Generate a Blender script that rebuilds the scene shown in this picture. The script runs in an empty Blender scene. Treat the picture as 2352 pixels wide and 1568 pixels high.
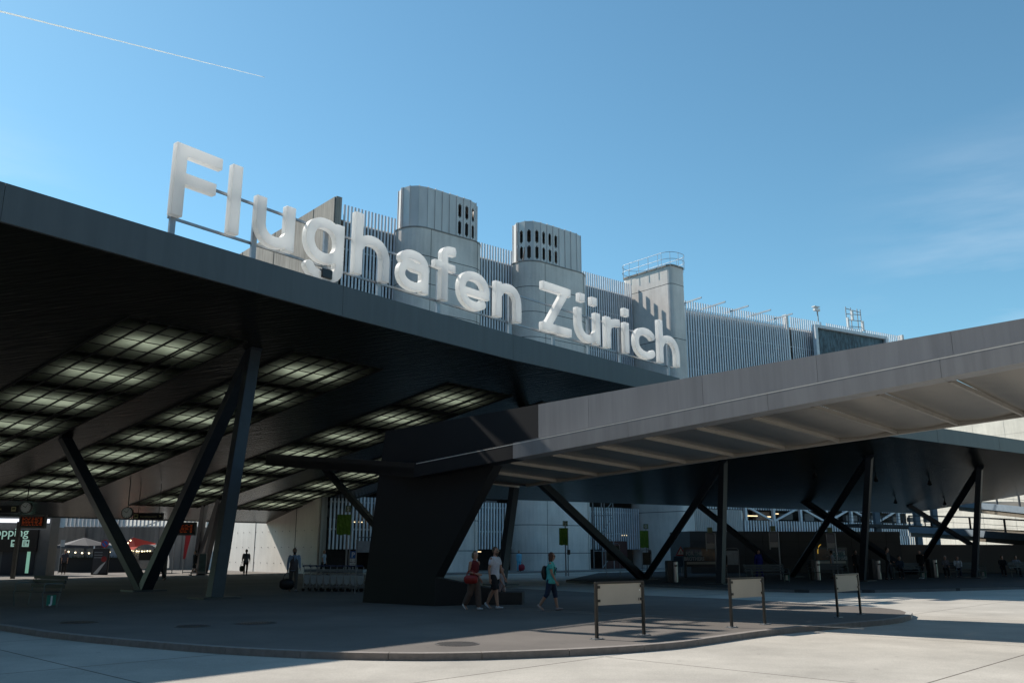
import bpy, bmesh, math, random
from mathutils import Vector, Matrix, Quaternion
import numpy as np
random.seed(7)
SC = bpy.context.scene
COL = SC.collection
R = math.radians

# ------------------------------------------------------------------ camera, sky, sun, exposure
EYE = 1.7
PITCH = 13.35
cam = bpy.data.cameras.new('camera')
cam.lens = 30.83
cam.sensor_width = 36.0
cam.clip_start = 0.1
cam.clip_end = 30000.0
camo = bpy.data.objects.new('camera', cam)
camo.location = (0, 0, EYE)
camo.rotation_euler = (R(90 + PITCH), 0, 0)
COL.objects.link(camo)
SC.camera = camo

SUN_AZ = (-0.845, 0.535)
SUN_EL = R(41.5)
world = bpy.data.worlds.new('World')
SC.world = world
world.use_nodes = True
_nt = world.node_tree
_bg = _nt.nodes['Background']
_sky = _nt.nodes.new('ShaderNodeTexSky')
_sky.sky_type = 'NISHITA'
_sky.sun_disc = False
_sky.sun_elevation = SUN_EL
_sky.sun_rotation = math.atan2(SUN_AZ[0], SUN_AZ[1])
_sky.air_density = 1.0
_sky.dust_density = 0.3
_sky.ozone_density = 2.5
_sky.altitude = 400
_bg.inputs[1].default_value = 0.118
# thin wisps of high cloud, by direction
_tc = _nt.nodes.new('ShaderNodeTexCoord')
_mp = _nt.nodes.new('ShaderNodeMapping'); _mp.inputs['Scale'].default_value = (1.6, 1.6, 9.0); _mp.inputs['Rotation'].default_value = (0.12, 0.28, 0.0)
_no = _nt.nodes.new('ShaderNodeTexNoise'); _no.inputs['Scale'].default_value = 2.3; _no.inputs['Detail'].default_value = 8; _no.inputs['Roughness'].default_value = 0.55
_cr = _nt.nodes.new('ShaderNodeValToRGB'); _cr.color_ramp.elements[0].position = 0.42; _cr.color_ramp.elements[1].position = 0.8
_cr.color_ramp.elements[1].color = (0.42, 0.42, 0.42, 1)
_mx = _nt.nodes.new('ShaderNodeMixRGB'); _mx.inputs[2].default_value = (5.5, 6.2, 7.0, 1)
_L = _nt.links.new
_L(_tc.outputs['Generated'], _mp.inputs[0]); _L(_mp.outputs[0], _no.inputs['Vector']); _L(_no.outputs[0], _cr.inputs[0])
_wisps = None
for _d, _rad in (((-0.53, 0.79, 0.30), 0.16), ((0.50, 0.83, 0.255), 0.22)):   # where the wisps hang: low left and low right of the sky
    _vd = _nt.nodes.new('ShaderNodeVectorMath'); _vd.operation = 'DISTANCE'; _vd.inputs[1].default_value = _d; _L(_tc.outputs['Generated'], _vd.inputs[0])
    _mr = _nt.nodes.new('ShaderNodeMapRange'); _mr.interpolation_type = 'SMOOTHSTEP'; _mr.inputs[1].default_value = 0.0; _mr.inputs[2].default_value = _rad; _mr.inputs[3].default_value = 1.0; _mr.inputs[4].default_value = 0.0
    _L(_vd.outputs['Value'], _mr.inputs[0])
    if _wisps is None: _wisps = _mr
    else:
        _ad = _nt.nodes.new('ShaderNodeMath'); _ad.operation = 'ADD'; _L(_wisps.outputs[0], _ad.inputs[0]); _L(_mr.outputs[0], _ad.inputs[1]); _wisps = _ad
_mu = _nt.nodes.new('ShaderNodeMath'); _mu.operation = 'MULTIPLY'; _L(_cr.outputs[0], _mu.inputs[0]); _L(_wisps.outputs[0], _mu.inputs[1])
_L(_mu.outputs[0], _mx.inputs[0]); _tint = _nt.nodes.new('ShaderNodeMixRGB'); _tint.blend_type = 'MULTIPLY'; _tint.inputs[0].default_value = 1; _tint.inputs[2].default_value = (0.76, 1.08, 1.0, 1)
_L(_sky.outputs[0], _tint.inputs[1]); _L(_tint.outputs[0], _mx.inputs[1]); _L(_mx.outputs[0], _bg.inputs[0])

_sl = bpy.data.lights.new('sun', 'SUN')
_sl.energy = 4.7
_sl.angle = R(0.53)
_sl.color = (1.0, 0.93, 0.83)
_so = bpy.data.objects.new('sun', _sl)
_sv = Vector((SUN_AZ[0] * math.cos(SUN_EL), SUN_AZ[1] * math.cos(SUN_EL), math.sin(SUN_EL)))
_so.rotation_euler = _sv.to_track_quat('Z', 'Y').to_euler()
_so.location = (-40, 20, 60)
COL.objects.link(_so)

SC.view_settings.view_transform = 'Standard'
SC.view_settings.look = 'None'
SC.view_settings.exposure = 0.42
SC.view_settings.gamma = 1.0
SC.render.engine = 'CYCLES'
SC.cycles.use_denoising = True
SC.cycles.max_bounces = 8
SC.cycles.diffuse_bounces = 3
SC.cycles.glossy_bounces = 4
SC.cycles.transmission_bounces = 6
SC.cycles.sample_clamp_indirect = 6.0

# ------------------------------------------------------------------ measuring: rays through the eye point, used to read real positions off the ground
_c, _s = math.cos(R(PITCH)), math.sin(R(PITCH))
def ray(u, v):
    x = (u - 1176) / 2014.0; y = (784 - v) / 2014.0
    return x, _c - y * _s, _s + y * _c
def ground(u, v, z=0.0):
    x, y, w = ray(u, v); t = (z - EYE) / w
    return Vector((x * t, y * t, z))
def at_depth(u, v, Y):
    x, y, w = ray(u, v); t = Y / y
    return Vector((x * t, Y, EYE + w * t))
def on_plane(u, v, z0, a, b):            # plane z = z0 + aX + bY
    x, y, w = ray(u, v); t = (z0 - EYE) / (w - a * x - b * y)
    return Vector((x * t, y * t, EYE + w * t))

# ------------------------------------------------------------------ materials
MATS = {}
def mat(name, col, rough=0.6, metal=0.0, var=0.12, scale=3.0, bump=0.0, bscale=40.0, stretch=(1, 1, 1), spec=0.5, coord='Object'):
    if name in MATS: return MATS[name]
    m = bpy.data.materials.new(name); m.use_nodes = True
    nt = m.node_tree; b = nt.nodes['Principled BSDF']
    b.inputs['Roughness'].default_value = rough
    b.inputs['Metallic'].default_value = metal
    b.inputs['Specular IOR Level'].default_value = spec
    tc = nt.nodes.new('ShaderNodeTexCoord'); mp = nt.nodes.new('ShaderNodeMapping'); mp.inputs['Scale'].default_value = stretch
    nt.links.new(tc.outputs[coord], mp.inputs[0])
    n = nt.nodes.new('ShaderNodeTexNoise'); n.inputs['Scale'].default_value = scale; n.inputs['Detail'].default_value = 6; n.inputs['Roughness'].default_value = 0.62
    nt.links.new(mp.outputs[0], n.inputs['Vector'])
    cr = nt.nodes.new('ShaderNodeValToRGB')
    cr.color_ramp.elements[0].position = 0.3; cr.color_ramp.elements[1].position = 0.7
    cr.color_ramp.elements[0].color = tuple(c * (1 - var) for c in col) + (1,)
    cr.color_ramp.elements[1].color = tuple(min(1, c * (1 + var)) for c in col) + (1,)
    nt.links.new(n.outputs[0], cr.inputs[0]); nt.links.new(cr.outputs[0], b.inputs['Base Color'])
    if bump:
        n2 = nt.nodes.new('ShaderNodeTexNoise'); n2.inputs['Scale'].default_value = bscale; n2.inputs['Detail'].default_value = 3
        nt.links.new(mp.outputs[0], n2.inputs['Vector'])
        bp = nt.nodes.new('ShaderNodeBump'); bp.inputs['Strength'].default_value = bump; bp.inputs['Distance'].default_value = 0.05
        nt.links.new(n2.outputs[0], bp.inputs['Height']); nt.links.new(bp.outputs[0], b.inputs['Normal'])
    MATS[name] = m
    return m
def emit(name, col, strength):
    if name in MATS: return MATS[name]
    m = bpy.data.materials.new(name); m.use_nodes = True
    b = m.node_tree.nodes['Principled BSDF']
    b.inputs['Base Color'].default_value = tuple(col) + (1,)
    b.inputs['Emission Color'].default_value = tuple(col) + (1,)
    b.inputs['Emission Strength'].default_value = strength
    MATS[name] = m
    return m
def translucent(name, col, mix=0.6, rough=0.5, var=0.1, scale=1.2, stretch=(1, 1, 1)):
    if name in MATS: return MATS[name]
    m = bpy.data.materials.new(name); m.use_nodes = True
    nt = m.node_tree; b = nt.nodes['Principled BSDF']; out = nt.nodes['Material Output']
    b.inputs['Roughness'].default_value = rough
    tc = nt.nodes.new('ShaderNodeTexCoord'); n = nt.nodes.new('ShaderNodeTexNoise'); n.inputs['Scale'].default_value = scale; n.inputs['Detail'].default_value = 6
    mp = nt.nodes.new('ShaderNodeMapping'); mp.inputs['Scale'].default_value = stretch
    nt.links.new(tc.outputs['Object'], mp.inputs[0]); nt.links.new(mp.outputs[0], n.inputs['Vector'])
    cr = nt.nodes.new('ShaderNodeValToRGB'); cr.color_ramp.elements[0].position = 0.3; cr.color_ramp.elements[1].position = 0.7
    cr.color_ramp.elements[0].color = tuple(c * (1 - var) for c in col) + (1,); cr.color_ramp.elements[1].color = tuple(min(1, c * (1 + var)) for c in col) + (1,)
    nt.links.new(n.outputs[0], cr.inputs[0]); nt.links.new(cr.outputs[0], b.inputs['Base Color'])
    t = nt.nodes.new('ShaderNodeBsdfTranslucent'); nt.links.new(cr.outputs[0], t.inputs[0])
    ms = nt.nodes.new('ShaderNodeMixShader'); ms.inputs[0].default_value = mix
    nt.links.new(b.outputs[0], ms.inputs[1]); nt.links.new(t.outputs[0], ms.inputs[2]); nt.links.new(ms.outputs[0], out.inputs[0])
    MATS[name] = m
    return m

# ------------------------------------------------------------------ mesh builder
def tag(o, label=None, cat=None, group=None, kind=None):
    if label: o['label'] = label
    if cat: o['category'] = cat
    if group: o['group'] = group
    if kind: o['kind'] = kind
    return o
ORG = {}
def empty(name, loc, rz=0.0, label=None, cat=None, group=None):
    o = bpy.data.objects.new(name, None); o.empty_display_size = 0.2
    o.location = loc; o.rotation_euler = (0, 0, rz); COL.objects.link(o)
    ORG[o.name] = Vector(loc)
    return tag(o, label, cat, group)
def root_of(o):
    while o.parent: o = o.parent
    return o
class MB:
    def __init__(s): s.v = []; s.f = []; s.m = []
    def add(s, vs, fs, mi=0):
        n = len(s.v); s.v += [tuple(v) for v in vs]; s.f += [tuple(i + n for i in f) for f in fs]; s.m += [mi] * len(fs); return s
    def hexa(s, p, mi=0):                # 8 points: bottom ring then top ring
        return s.add(p, [(3, 2, 1, 0), (4, 5, 6, 7), (0, 1, 5, 4), (1, 2, 6, 5), (2, 3, 7, 6), (3, 0, 4, 7)], mi)
    def box(s, c, d, rz=0.0, mi=0):
        ca, sa = math.cos(rz), math.sin(rz); hx, hy, hz = d[0] / 2, d[1] / 2, d[2] / 2; p = []
        for z in (-hz, hz):
            for x, y in ((-hx, -hy), (hx, -hy), (hx, hy), (-hx, hy)):
                p.append((c[0] + x * ca - y * sa, c[1] + x * sa + y * ca, c[2] + z))
        return s.hexa(p, mi)
    def bar(s, a, b, w, h, up=(0, 0, 1), w2=None, h2=None, mi=0):
        a = Vector(a); b = Vector(b); t = (b - a).normalized(); up = Vector(up)
        sd = t.cross(up)
        if sd.length < 1e-4: sd = t.cross(Vector((1, 0, 0)))
        sd.normalize(); u = sd.cross(t).normalized()
        w2 = w if w2 is None else w2; h2 = h if h2 is None else h2; p = []
        for q, ww, hh in ((a, w, h), (b, w2, h2)):
            for i, j in ((-1, -1), (1, -1), (1, 1), (-1, 1)):
                p.append(q + sd * (i * ww / 2) + u * (j * hh / 2))
        return s.hexa(p, mi)
    def tube(s, pts, r, n=8, mi=0, cap=True):
        pts = [Vector(p) for p in pts]; rs = r if isinstance(r, (list, tuple)) else [r] * len(pts)
        ref = None; rings = []
        for i, p in enumerate(pts):
            t = (pts[min(i + 1, len(pts) - 1)] - pts[max(i - 1, 0)]).normalized()
            if ref is None:
                ref = t.cross(Vector((0, 0, 1)))
                if ref.length < 1e-3: ref = Vector((1, 0, 0))
            ref = (ref - t * ref.dot(t)).normalized(); w = t.cross(ref)
            rings.append([p + (ref * math.cos(2 * math.pi * k / n) + w * math.sin(2 * math.pi * k / n)) * rs[i] for k in range(n)])
        vs = [q for rg in rings for q in rg]; fs = []
        for i in range(len(pts) - 1):
            for k in range(n):
                k2 = (k + 1) % n; fs.append((i * n + k, i * n + k2, (i + 1) * n + k2, (i + 1) * n + k))
        if cap: fs.append(tuple(reversed(range(n)))); fs.append(tuple((len(pts) - 1) * n + k for k in range(n)))
        return s.add(vs, fs, mi)
    def cyl(s, c, r, h, n=16, r2=None, mi=0):
        return s.tube([c, (c[0], c[1], c[2] + h)], [r, r if r2 is None else r2], n, mi)
    def prism(s, poly, z0, z1, mi=0):    # poly: list of (x,y) ccw ; z0,z1 numbers or functions
        n = len(poly); f0 = z0 if callable(z0) else (lambda x, y: z0); f1 = z1 if callable(z1) else (lambda x, y: z1)
        vs = [(x, y, f0(x, y)) for x, y in poly] + [(x, y, f1(x, y)) for x, y in poly]
        fs = [tuple(reversed(range(n))), tuple(range(n, 2 * n))] + [(i, (i + 1) % n, n + (i + 1) % n, n + i) for i in range(n)]
        return s.add(vs, fs, mi)
    def extr(s, pts, vec, mi=0):         # planar 3-D polygon extruded by a vector
        n = len(pts); v = Vector(vec); vs = [Vector(p) for p in pts] + [Vector(p) + v for p in pts]
        fs = [tuple(reversed(range(n))), tuple(range(n, 2 * n))] + [(i, (i + 1) % n, n + (i + 1) % n, n + i) for i in range(n)]
        return s.add(vs, fs, mi)
    def quad(s, a, b, c, d, mi=0): return s.add([a, b, c, d], [(0, 1, 2, 3)], mi)
    def build(s, name, m, parent=None, world=False, smooth=False, bevel=0.0, recalc=True):
        me = bpy.data.meshes.new(name)
        off = Vector((0, 0, 0))
        if parent is not None and world: off = ORG.get(root_of(parent).name, Vector((0, 0, 0)))
        me.from_pydata([(v[0] - off[0], v[1] - off[1], v[2] - off[2]) for v in s.v], [], s.f)
        for k in (m if isinstance(m, (list, tuple)) else [m]): me.materials.append(k)
        if any(s.m): me.polygons.foreach_set('material_index', s.m)
        if smooth: me.polygons.foreach_set('use_smooth', [True] * len(me.polygons))
        if recalc:
            bm = bmesh.new(); bm.from_mesh(me); bmesh.ops.recalc_face_normals(bm, faces=bm.faces)
            if bevel: bmesh.ops.bevel(bm, geom=[e for e in bm.edges if len(e.link_faces) == 2 and e.calc_face_angle(0) > 0.6], offset=bevel, segments=2, affect='EDGES', profile=0.6)
            bm.to_mesh(me); bm.free()
        me.update()
        o = bpy.data.objects.new(name, me); COL.objects.link(o)
        if parent is not None: o.parent = parent
        return o
def copy_tree(o, parent=None):
    c = o.copy(); COL.objects.link(c)
    if parent is not None: c.parent = parent
    for ch in [k for k in bpy.data.objects if k.parent == o]: copy_tree(ch, c)
    return c
# ================================================================== SETTING: ground
def ground_mat(name, col, joints=None, grain=60.0, var=0.1, rough=0.85, stain=0.24):
    m = bpy.data.materials.new(name); m.use_nodes = True; nt = m.node_tree; b = nt.nodes['Principled BSDF']; L = nt.links.new
    b.inputs['Roughness'].default_value = rough; b.inputs['Specular IOR Level'].default_value = 0.35
    tc = nt.nodes.new('ShaderNodeTexCoord')
    big = nt.nodes.new('ShaderNodeTexNoise'); big.inputs['Scale'].default_value = 0.35; big.inputs['Detail'].default_value = 8; big.inputs['Roughness'].default_value = 0.65
    fin = nt.nodes.new('ShaderNodeTexNoise'); fin.inputs['Scale'].default_value = grain; fin.inputs['Detail'].default_value = 2
    L(tc.outputs['Object'], big.inputs['Vector']); L(tc.outputs['Object'], fin.inputs['Vector'])
    r1 = nt.nodes.new('ShaderNodeValToRGB'); r1.color_ramp.elements[0].position = 0.35; r1.color_ramp.elements[1].position = 0.68
    r1.color_ramp.elements[0].color = tuple(c * (1 - stain) for c in col) + (1,); r1.color_ramp.elements[1].color = tuple(c * (1 + stain * 0.4) for c in col) + (1,)
    L(big.outputs[0], r1.inputs[0])
    r2 = nt.nodes.new('ShaderNodeValToRGB'); r2.color_ramp.elements[0].position = 0.3; r2.color_ramp.elements[1].position = 0.7
    r2.color_ramp.elements[0].color = (1 - var, 1 - var, 1 - var, 1); r2.color_ramp.elements[1].color = (1 + var, 1 + var, 1 + var, 1)
    L(fin.outputs[0], r2.inputs[0])
    mu = nt.nodes.new('ShaderNodeMixRGB'); mu.blend_type = 'MULTIPLY'; mu.inputs[0].default_value = 1
    L(r1.outputs[0], mu.inputs[1]); L(r2.outputs[0], mu.inputs[2]); last = mu
    # small dark specks (gum, oil)
    vo = nt.nodes.new('ShaderNodeTexVoronoi'); vo.inputs['Scale'].default_value = 0.9; L(tc.outputs['Object'], vo.inputs['Vector'])
    r3 = nt.nodes.new('ShaderNodeValToRGB'); r3.color_ramp.elements[0].position = 0.035; r3.color_ramp.elements[1].position = 0.055
    r3.color_ramp.elements[0].color = (0.72, 0.72, 0.72, 1); r3.color_ramp.elements[1].color = (1, 1, 1, 1)
    L(vo.outputs['Distance'], r3.inputs[0])
    m3 = nt.nodes.new('ShaderNodeMixRGB'); m3.blend_type = 'MULTIPLY'; m3.inputs[0].default_value = 1
    L(last.outputs[0], m3.inputs[1]); L(r3.outputs[0], m3.inputs[2]); last = m3
    if joints:
        mp = nt.nodes.new('ShaderNodeMapping'); mp.inputs['Rotation'].default_value = (0, 0, R(joints[0])); mp.inputs['Location'].default_value = (joints[3], joints[4], 0)
        L(tc.outputs['Object'], mp.inputs[0])
        br = nt.nodes.new('ShaderNodeTexBrick'); br.offset = 0.0; br.inputs['Scale'].default_value = 1; br.inputs['Mortar Size'].default_value = 0.02
        br.inputs['Mortar Smooth'].default_value = 0.2; br.inputs['Brick Width'].default_value = joints[1]; br.inputs['Row Height'].default_value = joints[2]
        br.inputs['Color1'].default_value = (1, 1, 1, 1); br.inputs['Color2'].default_value = (0.93, 0.93, 0.93, 1); br.inputs['Mortar'].default_value = (0.3, 0.28, 0.27, 1)
        L(mp.outputs[0], br.inputs['Vector'])
        m4 = nt.nodes.new('ShaderNodeMixRGB'); m4.blend_type = 'MULTIPLY'; m4.inputs[0].default_value = 1
        L(last.outputs[0], m4.inputs[1]); L(br.outputs[0], m4.inputs[2]); last = m4
    L(last.outputs[0], b.inputs['Base Color'])
    bp = nt.nodes.new('ShaderNodeBump'); bp.inputs['Strength'].default_value = 0.25; bp.inputs['Distance'].default_value = 0.01
    L(fin.outputs[0], bp.inputs['Height']); L(bp.outputs[0], b.inputs['Normal'])
    return m
m_road = ground_mat('road_concrete', (0.47, 0.435, 0.385), joints=(-46.0, 7.0, 5.2, 1.2, 0.3), grain=45)
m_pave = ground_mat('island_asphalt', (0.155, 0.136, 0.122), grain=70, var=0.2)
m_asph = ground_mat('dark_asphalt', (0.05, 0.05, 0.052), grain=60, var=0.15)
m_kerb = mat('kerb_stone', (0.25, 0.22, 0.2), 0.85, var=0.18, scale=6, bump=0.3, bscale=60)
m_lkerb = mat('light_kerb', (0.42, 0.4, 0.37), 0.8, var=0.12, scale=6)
ROADZ = -0.12
b = MB(); b.quad((-3000, -600, ROADZ), (3000, -600, ROADZ), (3000, 4000, ROADZ), (-3000, 4000, ROADZ))
tag(b.build('road', m_road), kind='structure')

# bus island: curved kerb near the road, plaza running back under the large canopy
kp = [(-900, 1340), (-500, 1380), (-150, 1420), (0, 1434), (100, 1449), (200, 1460), (300, 1469), (400, 1477), (500, 1484.5), (600, 1490), (700, 1494.5), (825, 1498), (950, 1499.5), (1075, 1498.5), (1200, 1494.5), (1300, 1490.5), (1400, 1485.5),
      (1480, 1480), (1560, 1473.5), (1650, 1461), (1740, 1448.5), (1850, 1437), (1950, 1429.5), (2020, 1424), (2070, 1418), (2092, 1411), (2096, 1405), (2078, 1399), (2030, 1394), (1970, 1391), (1904, 1387), (1830, 1382.5), (1767, 1378.5), (1650, 1372.5), (1560, 1369), (1483, 1365.5), (1400, 1361), (1320, 1356.5), (1240, 1352.5), (1158, 1348.5), (1060, 1343)]
kpts = [ground(u, v) for u, v in kp]
tail = [Vector((-8.5, 62, 0)), Vector((-12, 66, 0)), Vector((-60, 140, 0)), Vector((-160, 140, 0)), Vector((-160, 20, 0))]
poly = [(p.x, p.y) for p in kpts + tail]
def inset(pts, d):
    out = []
    for i, p in enumerate(pts):
        a = pts[max(i - 1, 0)]; c = pts[min(i + 1, len(pts) - 1)]
        t = Vector((c[0] - a[0], c[1] - a[1])).normalized(); out.append((p[0] - t.y * d, p[1] + t.x * d))
    return out
kin = inset([(p.x, p.y) for p in kpts], 0.16)
b = MB(); b.prism(kin + [(p.x, p.y) for p in tail], ROADZ - 0.3, -0.002)
tag(b.build('pavement', m_pave), kind='structure')
def kerb_run(pts, pin, nm, m, gap=0.012, L0=1.6):
    b = MB(); n = len(pts)
    # resample in stones with thin gaps
    import bisect
    acc = [0]
    for i in range(n - 1): acc.append(acc[-1] + math.dist(pts[i], pts[i + 1]))
    def P(arr, s):
        i = max(0, min(n - 2, bisect.bisect(acc, s) - 1)); t = (s - acc[i]) / max(1e-6, acc[i + 1] - acc[i]); t = min(1, max(0, t))
        return (arr[i][0] + (arr[i + 1][0] - arr[i][0]) * t, arr[i][1] + (arr[i + 1][1] - arr[i][1]) * t)
    s = 0
    while s < acc[-1] - 0.05:
        e = min(acc[-1], s + L0)
        k = 3
        for j in range(k):
            s0 = s + (e - gap - s) * j / k; s1 = s + (e - gap - s) * (j + 1) / k
            a, c = P(pts, s0), P(pts, s1); d, f = P(pin, s1), P(pin, s0)
            b.hexa([(a[0], a[1], ROADZ - 0.2), (c[0], c[1], ROADZ - 0.2), (d[0], d[1], ROADZ - 0.2), (f[0], f[1], ROADZ - 0.2),
                    (a[0], a[1], 0.0), (c[0], c[1], 0.0), (d[0], d[1], 0.004), (f[0], f[1], 0.004)])
        s = e
    return tag(b.build(nm, m), kind='structure')
kxy = [(p.x, p.y) for p in kpts]
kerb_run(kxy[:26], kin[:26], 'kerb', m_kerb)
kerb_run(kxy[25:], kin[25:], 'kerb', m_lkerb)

# far platform with benches
fp = [ground(u, v, 0.02) for u, v in [(1300, 1331), (1420, 1337), (1560, 1343), (1700, 1349), (1850, 1353), (2000, 1353), (2200, 1349), (2352, 1345), (2900, 1345)]]
pl = [(p.x, p.y) for p in fp] + [(110, 95), (60, 85), (14, 75), (6.5, 68)]
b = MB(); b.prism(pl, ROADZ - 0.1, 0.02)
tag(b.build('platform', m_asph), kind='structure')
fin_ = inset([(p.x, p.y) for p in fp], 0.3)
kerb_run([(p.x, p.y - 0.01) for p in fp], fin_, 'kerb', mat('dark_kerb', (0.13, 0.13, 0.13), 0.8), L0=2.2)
# pavement in front of the garage
b = MB(); b.prism([(-12, 62.2), (60, 118), (50, 130), (-20, 74)], ROADZ - 0.1, 0.0)
tag(b.build('pavement', mat('garage_pavement', (0.22, 0.21, 0.2), 0.85)), kind='structure')
# painted line along the light kerb
# ================================================================== LARGE CANOPY (A) with the airport sign on its front edge
eA = Vector((0.643, 0.766, 0)); nA = Vector((-0.766, 0.643, 0)); OA = Vector((-14.2, 22.84, 0))
def PA(e, d, dz=0.0, top=None):
    p = OA + eA * (e - 0.07 * d) + nA * d
    if top is not None: return Vector((p.x, p.y, 11.6 - 0.19 * max(d, 0.0) + top))
    return Vector((p.x, p.y, 10.57 - 0.19 * d + dz))
FE = [(-14, 0.0), (0, 0.0), (12.4, 0.48), (22.7, 0.54), (37.4, -0.07)]
def dfront(e):
    for (a, da), (b_, db) in zip(FE, FE[1:]):
        if e <= b_: return da + (db - da) * (e - a) / (b_ - a)
    return FE[-1][1]
m_dark = mat('canopy_soffit_metal', (0.014, 0.016, 0.0135), 0.27, metal=0.2, var=0.3, scale=0.6, bump=0.5, bscale=1.3, stretch=(0.7, 5.0, 1), spec=0.42)
m_fascia = mat('canopy_fascia_paint', (0.085, 0.105, 0.115), 0.5, metal=0.2, var=0.1, scale=2.2, bump=0.02, bscale=6, stretch=(1.2, 1.2, 0.12))
m_steel = mat('dark_blue_steel', (0.02, 0.026, 0.036), 0.45, metal=0.2, var=0.2, scale=2)
m_frame = mat('glazing_bar', (0.012, 0.012, 0.012), 0.6, var=0.1)
m_cav = mat('roof_void', (0.02, 0.021, 0.019), 0.9, var=0.2)
m_glass = translucent('frosted_glass', (0.36, 0.39, 0.31), mix=0.97, rough=0.6, var=0.18, scale=1.4)
m_diff = translucent('roof_light_dome', (0.85, 0.88, 0.8), mix=0.95, rough=0.4)
EMAX, DMAX, EMIN = 37.4, 35.6, -14.0
STR = [8.7, 15.85, 25.1, 32.6]; SW = 2.45; D0, D1 = 4.3, 31.6
OPN = [6.4, 10.15, 13.95, 17.6, 20.95, 24.1, 27.1, 29.9]
can = empty('bus_station_canopy', (OA.x, OA.y, 0), label='large dark flat canopy with frosted roof lights, carrying the white airport lettering', cat='canopy')
# soffit in pieces round the glazed strips
b = MB()
eb = [EMIN]
for c in STR: eb += [c - SW, c + SW]
eb.append(EMAX)
for i in range(len(eb) - 1):
    a, c = eb[i], eb[i + 1]
    glazed = (i % 2 == 1)
    ks = [a] + [e for e, _ in FE if a < e < c] + [c]
    for k0, k1 in zip(ks, ks[1:]):
        p = [PA(k0, dfront(k0)), PA(k1, dfront(k1)), PA(k1, D0), PA(k0, D0)]
        b.add(p, [(0, 1, 2, 3)])
    if not glazed: b.quad(PA(a, D0), PA(c, D0), PA(c, D1), PA(a, D1))
    b.quad(PA(a, D1), PA(c, D1), PA(c, DMAX), PA(a, DMAX))
b.build('soffit', m_dark, can, world=True, recalc=False)
# roof deck with the openings
b = MB()
OW, OD = 2.0, 1.1
for i in range(len(eb) - 1):
    a, c = eb[i], eb[i + 1]
    cols = [(a, c, False)] if i % 2 == 0 else [(a, (a + c) / 2 - OW, False), ((a + c) / 2 - OW, (a + c) / 2 + OW, True), ((a + c) / 2 + OW, c, False)]
    for k0, k1, hole in cols:
        ks = [k0] + [e for e, _ in FE if k0 < e < k1] + [k1]
        for q0, q1 in zip(ks, ks[1:]):
            b.quad(PA(q0, dfront(q0), top=0), PA(q1, dfront(q1), top=0), PA(q1, 1.0, top=0), PA(q0, 1.0, top=0))
        db = [1.0]
        if hole:
            for o in OPN: db += [o - OD, o + OD]
        db.append(DMAX)
        for j in range(len(db) - 1):
            if hole and j % 2 == 1: continue
            b.quad(PA(k0, db[j], top=0), PA(k1, db[j], top=0), PA(k1, db[j + 1], top=0), PA(k0, db[j + 1], top=0))
b.build('roof_deck', m_cav, can, world=True, recalc=False)
# fascias
def strip(b, pts_lo, pts_hi, th, out):
    for i in range(len(pts_lo) - 1):
        lo0, lo1, hi0, hi1 = pts_lo[i], pts_lo[i + 1], pts_hi[i], pts_hi[i + 1]; o = out * th
        b.hexa([lo0, lo1, lo1 + o, lo0 + o, hi0, hi1, hi1 + o, hi0 + o])
b = MB(); up = Vector((0, 0, 1)); fr = -nA
lo = [PA(e, dfront(e), -0.06) for e, _ in FE]; hi = [Vector((p.x, p.y, 11.64)) for p in lo]
segs = [0, 1, 2, 3]
for i in segs:
    L0, L1 = lo[i], lo[i + 1]; H0, H1 = hi[i], hi[i + 1]; n_ = max(1, round((L1 - L0).length / 12.3)); g = 0.006 / (L1 - L0).length
    for k in range(n_):
        t0, t1 = k / n_ + g, (k + 1) / n_ - g
        strip(b, [L0.lerp(L1, t0), L0.lerp(L1, t1)], [H0.lerp(H1, t0), H0.lerp(H1, t1)], 0.12, fr)
b.build('front_fascia', m_fascia, can, world=True)
b = MB()
for (e0, d0, e1, d1) in ((EMAX, dfront(EMAX), EMAX, DMAX), (EMAX, DMAX, EMIN, DMAX), (EMIN, DMAX, EMIN, 0)):
    strip(b, [PA(e0, d0, -0.05), PA(e1, d1, -0.05)], [PA(e0, d0, top=0.04), PA(e1, d1, top=0.04)], 0.1, (eA if e0 == e1 == EMAX else (nA if d0 == d1 else -eA)))
b.build('side_fascia', m_fascia, can, world=True)
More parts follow.
